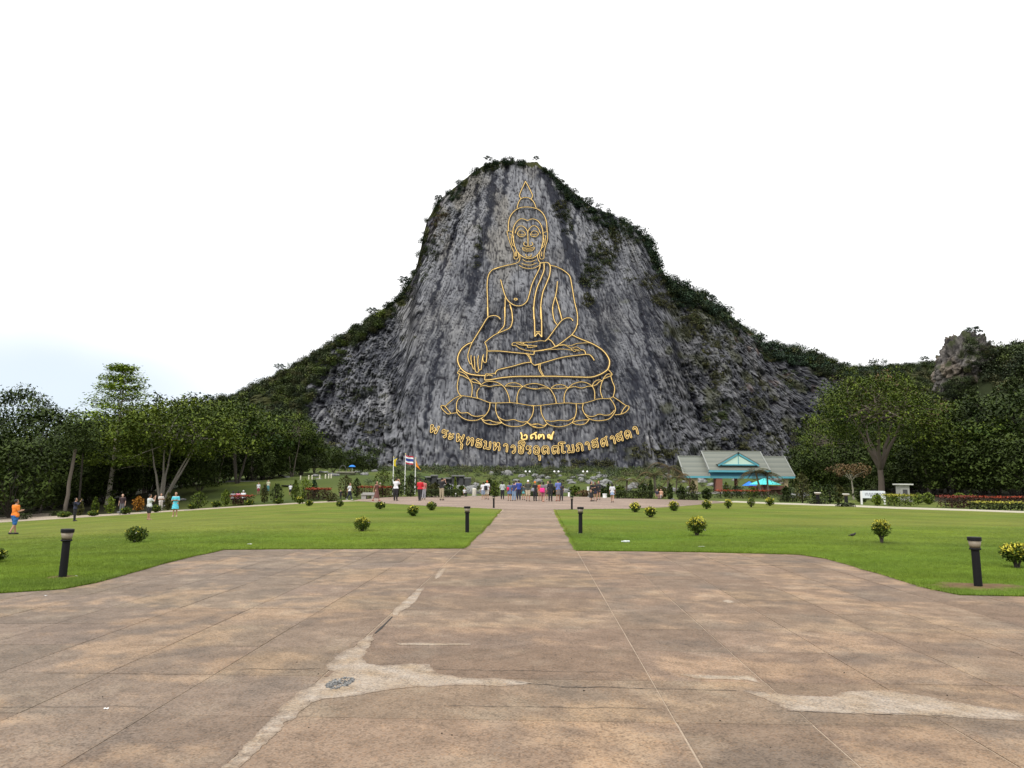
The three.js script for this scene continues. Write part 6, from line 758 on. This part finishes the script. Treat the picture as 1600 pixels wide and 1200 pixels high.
function person(label, px, foot, headTop, o) {
  const p = o.d ? standAt(px, o.d) : G(px, foot, 0.02), h = clamp(hAt(px, headTop, p), o.min ?? 1.3, o.max ?? 1.85), s = h / (o.sit ? 1.26 : 1.72), cell = -p.z < 50 ? 0.019 : 0.034;
  const t = thing('person', label, 'person', p, o.yaw ?? Math.PI); t.scale.setScalar(s);
  const sit = o.sit, w = o.walk ?? 0, A = [ARMS[o.armL ?? o.arms ?? 'down'], ARMS[o.armR ?? o.arms ?? 'down']], fem = o.fem ? 0.93 : 1, wide = o.wide ?? 1, dy = sit ? -0.46 : 0, skin = cm(SKIN[o.skin ?? 0], 0.6);
  const bones = [], arms = [], uarms = [], legs = [], thighs = [], calves = [], feet = [], geo = [];
  const torso = [[-0.1 * wide, 1.32 + dy, 0, 0.1 * wide, 1.32 + dy, 0, 0.115, 0.115, 1.25], [0, 1.3 + dy, 0, 0, 1.05 + dy, 0, 0.13 * wide, 0.122 * wide, 1.25], [-0.075 * wide, 0.93 + dy, 0, 0.075 * wide, 0.93 + dy, 0, 0.112 * wide, 0.112 * wide, 1.15], [-0.16 * fem, 1.395 + dy, -0.005, 0.16 * fem, 1.395 + dy, -0.005, 0.058, 0.058]];
  const neck = [[0, 1.4 + dy, -0.01, 0, 1.52 + dy, 0.012, 0.058, 0.05]];
  [-1, 1].forEach((sd, i) => {
    const [e, wr] = A[i], sx = sd * 0.19 * fem, E = [sd * e[0], e[1] + dy, e[2]], W = [sd * wr[0], wr[1] + dy, wr[2]]; uarms.push([sx, 1.385 + dy, 0, ...E, 0.05, 0.04]); arms.push([...E, ...W, 0.04, 0.027]);
    const sw = sd * w, kn = sit ? [sd * 0.12, 0.5, 0.4] : [sd * 0.1, 0.49, 0.1 * sw + 0.02 * Math.abs(w)], an = sit ? [sd * 0.12, 0.09, 0.36] : [sd * 0.105, w && sd * w < 0 ? 0.13 : 0.09, 0.26 * sw - (sd * w < 0 ? 0.1 : 0)];
    thighs.push([sd * 0.085, 0.9 + dy, 0, ...kn, 0.092 * wide, 0.06]); calves.push([...kn, ...an, 0.058, 0.038]); feet.push([an[0], an[1] - 0.045, an[2] - 0.03, an[0] + sd * 0.02, an[1] - 0.058, an[2] + 0.13, 0.042, 0.03]);
    const hg = handGeo.clone(), dir = V(W[0] - E[0], W[1] - E[1], W[2] - E[2]).normalize(); hg.applyMatrix4(new THREE.Matrix4().makeScale(sd > 0 ? -1 : 1, 1, 1)); if (sd > 0) { const ix = hg.index.array; for (let q = 0; q < ix.length; q += 3) { const a = ix[q]; ix[q] = ix[q + 1]; ix[q + 1] = a; } } hg.applyQuaternion(new THREE.Quaternion().setFromUnitVectors(V(0, -1, 0), dir)).translate(...W); hg.computeVertexNormals(); geo.push(hg);
  });
  const all = [...torso, ...neck, ...uarms, ...arms, ...thighs, ...calves, ...feet];
  const bounds = (L, pad) => { const lo = [9, 9, 9], hi = [-9, -9, -9]; for (const c of L) for (let q = 0; q < 3; q++) { lo[q] = Math.min(lo[q], c[q] - Math.max(c[6], c[7]) - pad, c[q + 3] - Math.max(c[6], c[7]) - pad); hi[q] = Math.max(hi[q], c[q] + Math.max(c[6], c[7]) + pad, c[q + 3] + Math.max(c[6], c[7]) + pad); } return [lo, hi]; };
  const grow = (L, a, sh = 1) => L.map(([ax, ay, az, bx, by, bz, r0, r1, f]) => [ax, ay, az, lerp(ax, bx, sh), lerp(ay, by, sh), lerp(az, bz, sh), r0 + a, lerp(r0, r1, sh) + a, f]);
  const skinFn = capsules(all, 0.03), [lo, hi] = bounds(all, 0.03); geo.push(nets(skinFn, lo, hi, cell));
  const tilt = o.tilt ?? 0; geo.push(headGeo.clone().rotateX(-tilt).rotateY(o.look ?? 0).translate(0, 1.485 + dy, 0.02)); part('body', mergeP(geo), skin, t);
  const cloth = (name, L, k, col, cut) => { const f = capsules(L, k), [a, b] = bounds(L, 0.02); part(name, nets((x, y, z) => Math.max(f(x, y, z) + 0.006 * Math.sin(y * 38 + x * 20) * (y < 1.2 + dy ? 1 : 0.4), cut ? cut(x, y, z) : -1), a, b, cell), cm(col), t); };
  const hem = (o.hem ?? 0.88) + dy;
  if (o.dress) cloth('dress', [...grow(torso.slice(0, 2), 0.02), ...grow([torso[3]], 0.014), ...(o.sleeve ? grow(uarms, 0.014, o.sleeve) : []), [0, 1.05, 0, 0, o.dress, w * 0.04, 0.14 * wide, o.flare ?? 0.23, 1.2]], 0.04, o.top, (x, y) => Math.max(o.dress + 0.0 - y, y - 1.42));
  else {
    cloth('shirt', [...grow(torso, 0.022), ...grow(uarms, 0.018, o.sleeve ?? 0.75), ...(o.sleeve > 1 ? grow(arms, 0.014, 0.92) : [])], 0.035, o.top, (x, y) => Math.max(Math.hypot(x, 0) < 0.2 && Math.abs(x) < 0.2 ? hem - y : -1, y - (1.445 + dy)));
    if (o.skirt) cloth('skirt', [[0, 0.97, 0, 0, o.skirt + 0.03, w * 0.03, 0.14 * wide, o.flare ?? 0.19, 1.15]], 0.03, o.bottom, (x, y) => Math.max(o.skirt - y, y - 1.0));
    else cloth(o.long === false ? 'shorts' : 'trousers', [...grow([torso[2]], 0.014), ...grow(thighs, 0.022, o.long === false ? 0.95 : 1), ...(o.long === false ? [] : grow(calves, 0.022, 0.97))], 0.025, o.bottom, (x, y) => y - (1.0 + dy));
  }
  cloth('shoes', grow(feet, 0.012), 0.02, o.shoe ?? [0.03, 0.03, 0.03]);
  if (o.bald !== true) { const hx = 1.485 + dy, hairs = [[0, hx + 0.135, -0.02, 0, hx + 0.152, -0.016, 0.092, 0.09], ...(o.hair ? [[0, hx + 0.12, -0.055, 0, hx + 0.12 - o.hair, -0.085, 0.07, 0.045], [-0.05, hx + 0.1, -0.04, -0.06, hx + 0.12 - o.hair, -0.06, 0.045, 0.035], [0.05, hx + 0.1, -0.04, 0.06, hx + 0.12 - o.hair, -0.06, 0.045, 0.035]] : [])]; const f = capsules(hairs, 0.03), [a, b] = bounds(hairs, 0.02); part(o.cap ? 'cap' : 'hair', nets((x, y, z) => Math.max(f(x, y, z), z - 0.035 - (y - hx - 0.13) * 0.9, (o.hair ? -1 : hx + 0.075 - y)), a, b, 0.017), cm(o.cap ?? o.hairC ?? [0.012, 0.01, 0.009]), t); if (o.cap) part('cap_peak', new THREE.CylinderGeometry(0.085, 0.085, 0.012, 18, 1, false, -1.2, 2.4).scale(1, 1, 1.15).translate(0, hx + 0.15, 0.045), cm(o.cap), t); }
  if (o.phone) { const g = thing(o.camera ? 'camera' : 'phone', o.phone, o.camera ? 'camera' : 'phone', V(0, 0, 0)); g.position.copy(V(0, 1.53 + dy, 0.4).multiplyScalar(s).applyAxisAngle(V(0, 1, 0), o.yaw ?? Math.PI).add(p)); g.rotation.y = o.yaw ?? Math.PI; part('case', rbox(0.15, 0.08, o.camera ? 0.06 : 0.012, 0.006), cm(o.phoneC ?? [0.03, 0.03, 0.03], 0.4), g); part('lens', cyl(0.022, 0.022, o.camera ? 0.05 : 0.012, 0, 0, 0, 14).rotateX(Math.PI / 2).translate(0.03, 0.012, o.camera ? 0.03 : 0.0), cm([0.02, 0.02, 0.03], 0.2), g); }
  if (o.bag) { const b = o.bag, g = thing(b.kind ?? 'backpack', b.label, b.cat ?? 'bag', V(0, 0, 0)); g.position.copy(V(b.at?.[0] ?? 0, (b.at?.[1] ?? 1.2) + dy, b.at?.[2] ?? -0.2).multiplyScalar(s).applyAxisAngle(V(0, 1, 0), o.yaw ?? Math.PI).add(p)); g.rotation.y = o.yaw ?? Math.PI; const z = b.size ?? [0.28, 0.36, 0.14]; part('sack', rbox(...z, 0.05), cm(b.c), g); part('pocket', rbox(z[0] * 0.7, z[1] * 0.45, 0.06, 0.025, 0, -z[1] * 0.2, -z[2] * 0.5), cm(b.c.map((v) => v * 0.8)), g); const q = b.strap ?? 1; for (const sd of q === 1 ? [1] : [-1, 1]) part('strap', limb([V(sd * 0.09, z[1] * 0.45, 0.03), V(sd * 0.1, z[1] * 0.5 + 0.1, 0.12), V(sd * 0.1, z[1] * 0.35, 0.26)], [0.014, 0.014, 0.014], 6), cm(b.c.map((v) => v * 0.6)), g); }
  return t;
}
const PI = Math.PI, W = [0.66, 0.67, 0.7], BK = [0.014, 0.014, 0.017], NV = [0.012, 0.014, 0.035], KH = [0.33, 0.28, 0.19], JE = [0.2, 0.29, 0.42];
person('person in bright orange shirt and blue patterned shorts at the left edge', 21, 836, 780, { yaw: PI - 0.5, top: [0.75, 0.2, 0.02], bottom: [0.02, 0.11, 0.33], long: false, arms: 'low', wide: 1.2, hem: 0.92, max: 1.8, walk: 0.5 });
person('dark clothed person raising a camera beside the spreading shrub', 116, 815, 778, { yaw: PI - 1.2, top: NV, bottom: BK, arms: 'photo', wide: 1.1, sleeve: 1.1, phone: 'camera held up by the dark clothed person on the left', camera: true });
person('bald person in a dark shirt walking behind the left path', 193, 803, 770, { d: 66, yaw: 0.2, top: [0.03, 0.016, 0.02], bottom: [0.1, 0.1, 0.11], bald: true, skin: 2, max: 1.8 });
person('person in pale grey shirt and black shorts taking a picture, seen from behind', 232, 813, 772, { yaw: PI - 0.7, top: [0.5, 0.52, 0.52], bottom: BK, long: false, arms: 'photo', wide: 1.22, hem: 0.82, shoe: [0.35, 0.22, 0.15], phone: 'phone held up by the person in grey shirt' });
person('person all in white standing by the multi stemmed tree', 253, 798, 771, { d: 70, yaw: 0.8, top: [0.6, 0.56, 0.52], bottom: [0.55, 0.5, 0.46], arms: 'fold' });
person('person in a sky blue dress and white top standing with folded arms', 273, 808, 769, { yaw: 0.15, fem: 1, dress: 0.55, flare: 0.24, top: [0.1, 0.52, 0.66], sleeve: 0.8, arms: 'fold', wide: 1.12, hair: 0.2, shoe: [0.5, 0.38, 0.26] });
person('seated person in grey behind the small red hedge box, left of two others', 365, 785, 767, { d: 76, yaw: PI, top: [0.25, 0.24, 0.26], bottom: BK, sit: true, min: 0.5, max: 1.5, hair: 0.1 }); person('seated person in pink behind the small red hedge box, between two others', 373, 785, 767, { d: 76, yaw: PI, top: [0.6, 0.2, 0.28], bottom: BK, sit: true, min: 0.5, max: 1.5, hair: 0.2, fem: 1 }); person('seated person in white behind the small red hedge box, right of two others', 381, 785, 766, { d: 76, yaw: PI, top: W, bottom: BK, sit: true, min: 0.5, max: 1.5, hairC: [0.5, 0.5, 0.48] });
person('person in white shirt and dark red skirt among the left bushes', 404, 784, 763, { d: 82, yaw: 0.4, fem: 1, top: W, bottom: [0.25, 0.03, 0.05], skirt: 0.5, hairC: [0.05, 0.03, 0.02] }); person('person in pale top and teal trousers between the left bushes', 419, 783, 766, { d: 84, yaw: 0.2, top: [0.55, 0.55, 0.4], bottom: [0.08, 0.25, 0.28] }); person('person in white shirt and black shorts left of the columnar bush', 454, 781, 766, { d: 80, yaw: PI, top: W, bottom: BK, long: false, min: 1.2 });
person('woman in white shirt and dark trousers walking at the left plaza edge', 546, 781.5, 755, { yaw: 1.2, fem: 1, top: W, bottom: NV, walk: 0.7, armR: 'out', armL: 'swing', shoe: [0.5, 0.5, 0.5] }); person('child in black reached for by the woman in white', 532, 781, 766, { yaw: 0.3, top: BK, bottom: BK, min: 0.9, max: 1.3 });
person('person in long brown dress striding while holding up a phone', 588, 783.5, 752, { yaw: 1.0, fem: 1, dress: 0.28, flare: 0.27, top: [0.13, 0.055, 0.045], armR: 'photo', armL: 'swing', walk: 0.9, shoe: [0.3, 0.06, 0.05], hair: 0.14, phone: 'pale phone held up by the person in brown dress', phoneC: [0.7, 0.7, 0.7] });
person('person in white shirt and black trousers taking a picture of the cliff', 618, 782.5, 746, { yaw: PI - 0.4, top: W, bottom: BK, arms: 'photo', wide: 1.08, phone: 'phone raised by the person in white below the yellow flag' });
person('person in red shirt and black trousers below the orange flag', 656, 783, 748, { yaw: PI - 0.2, top: [0.5, 0.012, 0.025], bottom: BK, arms: 'fold', wide: 1.12, walk: 0.5, sleeve: 0.95 }); person('person in pinkish shirt half hidden behind the red shirted one', 662, 780.5, 750, { yaw: PI + 0.5, top: [0.5, 0.16, 0.15], bottom: [0.3, 0.3, 0.33], fem: 1 });
person('person in black shirt and khaki trousers photographing with raised arms', 690, 782, 746, { yaw: PI - 0.5, top: BK, bottom: KH, arms: 'photo', phone: 'camera raised by the person in khaki trousers', camera: true });
person('person in white shirt and blue shorts beside an orange capped companion', 755, 780.5, 753, { yaw: PI + 0.3, top: W, bottom: [0.22, 0.27, 0.36], long: false, shoe: [0.4, 0.3, 0.22] }); person('person in white shirt and orange cap with a black shoulder bag', 761, 780.5, 751, { yaw: PI - 0.4, top: W, bottom: [0.5, 0.48, 0.42], long: false, cap: [0.55, 0.12, 0.04], bag: { kind: 'shoulder_bag', label: 'black shoulder bag of the person in orange cap', c: BK, at: [0.05, 1.05, -0.19] } });
person('person in grey and white top and black trousers, left end of the group', 785, 780.5, 752.5, { yaw: PI, fem: 1, top: [0.4, 0.44, 0.44], bottom: BK, hair: 0.3, arms: 'low', sleeve: 1.1 });
person('person in blue denim dress, second in the group', 796, 783, 753, { yaw: PI, fem: 1, dress: 0.62, top: [0.08, 0.13, 0.26], hair: 0.25, sleeve: 0.6, bag: { label: 'small red bag between the first people of the group', c: [0.5, 0.02, 0.08], size: [0.2, 0.26, 0.1], at: [0.14, 1.1, -0.14] } });
person('person in navy top and pale jeans with hand on hip', 803, 783, 753, { yaw: PI, fem: 1, top: [0.03, 0.045, 0.15], bottom: JE, armL: 'back', wide: 1.1 }); person('person in bright blue shirt and dark trousers holding a child', 810.5, 781.5, 750, { yaw: PI, top: [0.03, 0.06, 0.3], bottom: NV, arms: 'low' });
person('tall person behind, dark haired with pale top in the group', 806, 778, 751, { yaw: PI, top: [0.45, 0.3, 0.3], bottom: BK }); person('child in black and teal in the middle of the group', 818, 781.5, 757, { yaw: PI - 0.4, top: [0.05, 0.07, 0.08], bottom: [0.1, 0.35, 0.35], skirt: 0.7, min: 1.1, fem: 1 });
person('person in dark olive shirt, khaki shorts and white cap', 825, 783.5, 750, { yaw: PI, top: [0.045, 0.05, 0.042], bottom: [0.45, 0.38, 0.28], long: false, cap: [0.8, 0.8, 0.82], wide: 1.1, arms: 'low' });
person('person in black top and orange cap with a grey bag', 836, 783, 752, { yaw: PI - 0.5, fem: 1, top: BK, bottom: BK, cap: [0.7, 0.2, 0.02], bag: { kind: 'tote_bag', label: 'grey bag of the person in black top and orange cap', c: [0.28, 0.28, 0.33], at: [0.16, 0.98, -0.08], size: [0.24, 0.28, 0.1] } });
person('person in orange red shirt left of the striped top', 844, 782.5, 753.5, { yaw: PI, top: [0.55, 0.1, 0.045], bottom: [0.4, 0.2, 0.15], long: false, fem: 1 }); person('person in black and white striped top with a pink bag', 849, 784.5, 752.5, { yaw: PI - 0.4, fem: 1, top: [0.16, 0.15, 0.17], bottom: [0.3, 0.14, 0.15], long: false, hair: 0.2, walk: 0.5, shoe: [0.5, 0.25, 0.18], bag: { label: 'bright pink bag carried low in the group', c: [0.72, 0.03, 0.24], at: [0.02, 0.98, -0.2], size: [0.36, 0.34, 0.14], strap: 2 } });
person('person in printed top and dark skirt facing the camera in the group', 856, 781, 752, { yaw: 0.3, fem: 1, top: [0.25, 0.22, 0.24], bottom: BK, skirt: 0.5 }); person('person in black with long black trousers, right part of the group', 860, 783.5, 750.5, { yaw: PI - 0.3, fem: 1, top: BK, bottom: BK, hair: 0.4, sleeve: 1.1 });
person('person in violet blue shirt and grey shorts holding something low', 872, 783.5, 749, { yaw: PI + 0.4, top: [0.12, 0.16, 0.42], bottom: [0.14, 0.125, 0.115], skirt: 0.5, arms: 'low', shoe: [0.25, 0.07, 0.05] }); person('person in dark top behind the violet blue shirt', 877, 783, 754, { yaw: PI, top: [0.03, 0.025, 0.03], bottom: [0.04, 0.04, 0.05], fem: 1, hair: 0.2 });
person('woman in long black dress, left of three women in black', 924, 783.5, 752, { yaw: 1.2, fem: 1, dress: 0.3, flare: 0.22, top: BK, hair: 0.25, sleeve: 1, arms: 'low' }); person('woman in black top and short skirt, middle of three women in black', 930, 783.5, 753, { yaw: PI + 0.3, fem: 1, top: BK, bottom: NV, skirt: 0.66, sleeve: 1.1, hairC: [0.1, 0.05, 0.03], hair: 0.2 }); person('woman in black jacket over white, right of three women in black', 935.5, 781, 751.5, { yaw: -0.5, fem: 1, top: [0.025, 0.025, 0.03], bottom: BK, skirt: 0.68, sleeve: 1.1, hair: 0.3, arms: 'low' });
person('woman with long black hair, white top and light blue shorts striding', 957, 785.5, 755.5, { yaw: PI - 0.3, fem: 1, top: [0.55, 0.56, 0.6], bottom: [0.25, 0.34, 0.5], skirt: 0.68, flare: 0.2, hair: 0.45, walk: 0.8 });
person('person in white crouching by the rockery', 725.5, 776, 764, { yaw: 0.8, top: W, bottom: BK, sit: true, min: 0.8, max: 1.5 }); person('seated vendor in dark clothes under the palms right of the plaza', 1027, 780, 766, { yaw: 0.4, top: [0.03, 0.03, 0.05], bottom: [0.25, 0.15, 0.12], sit: true, min: 0.9, max: 1.6 }); person('person in pale shirt beside the seated vendor', 1033, 780, 767, { yaw: -0.6, top: [0.5, 0.3, 0.2], bottom: [0.45, 0.4, 0.36], sit: true, min: 0.9, max: 1.5 });

renderer.render(scene, camera);
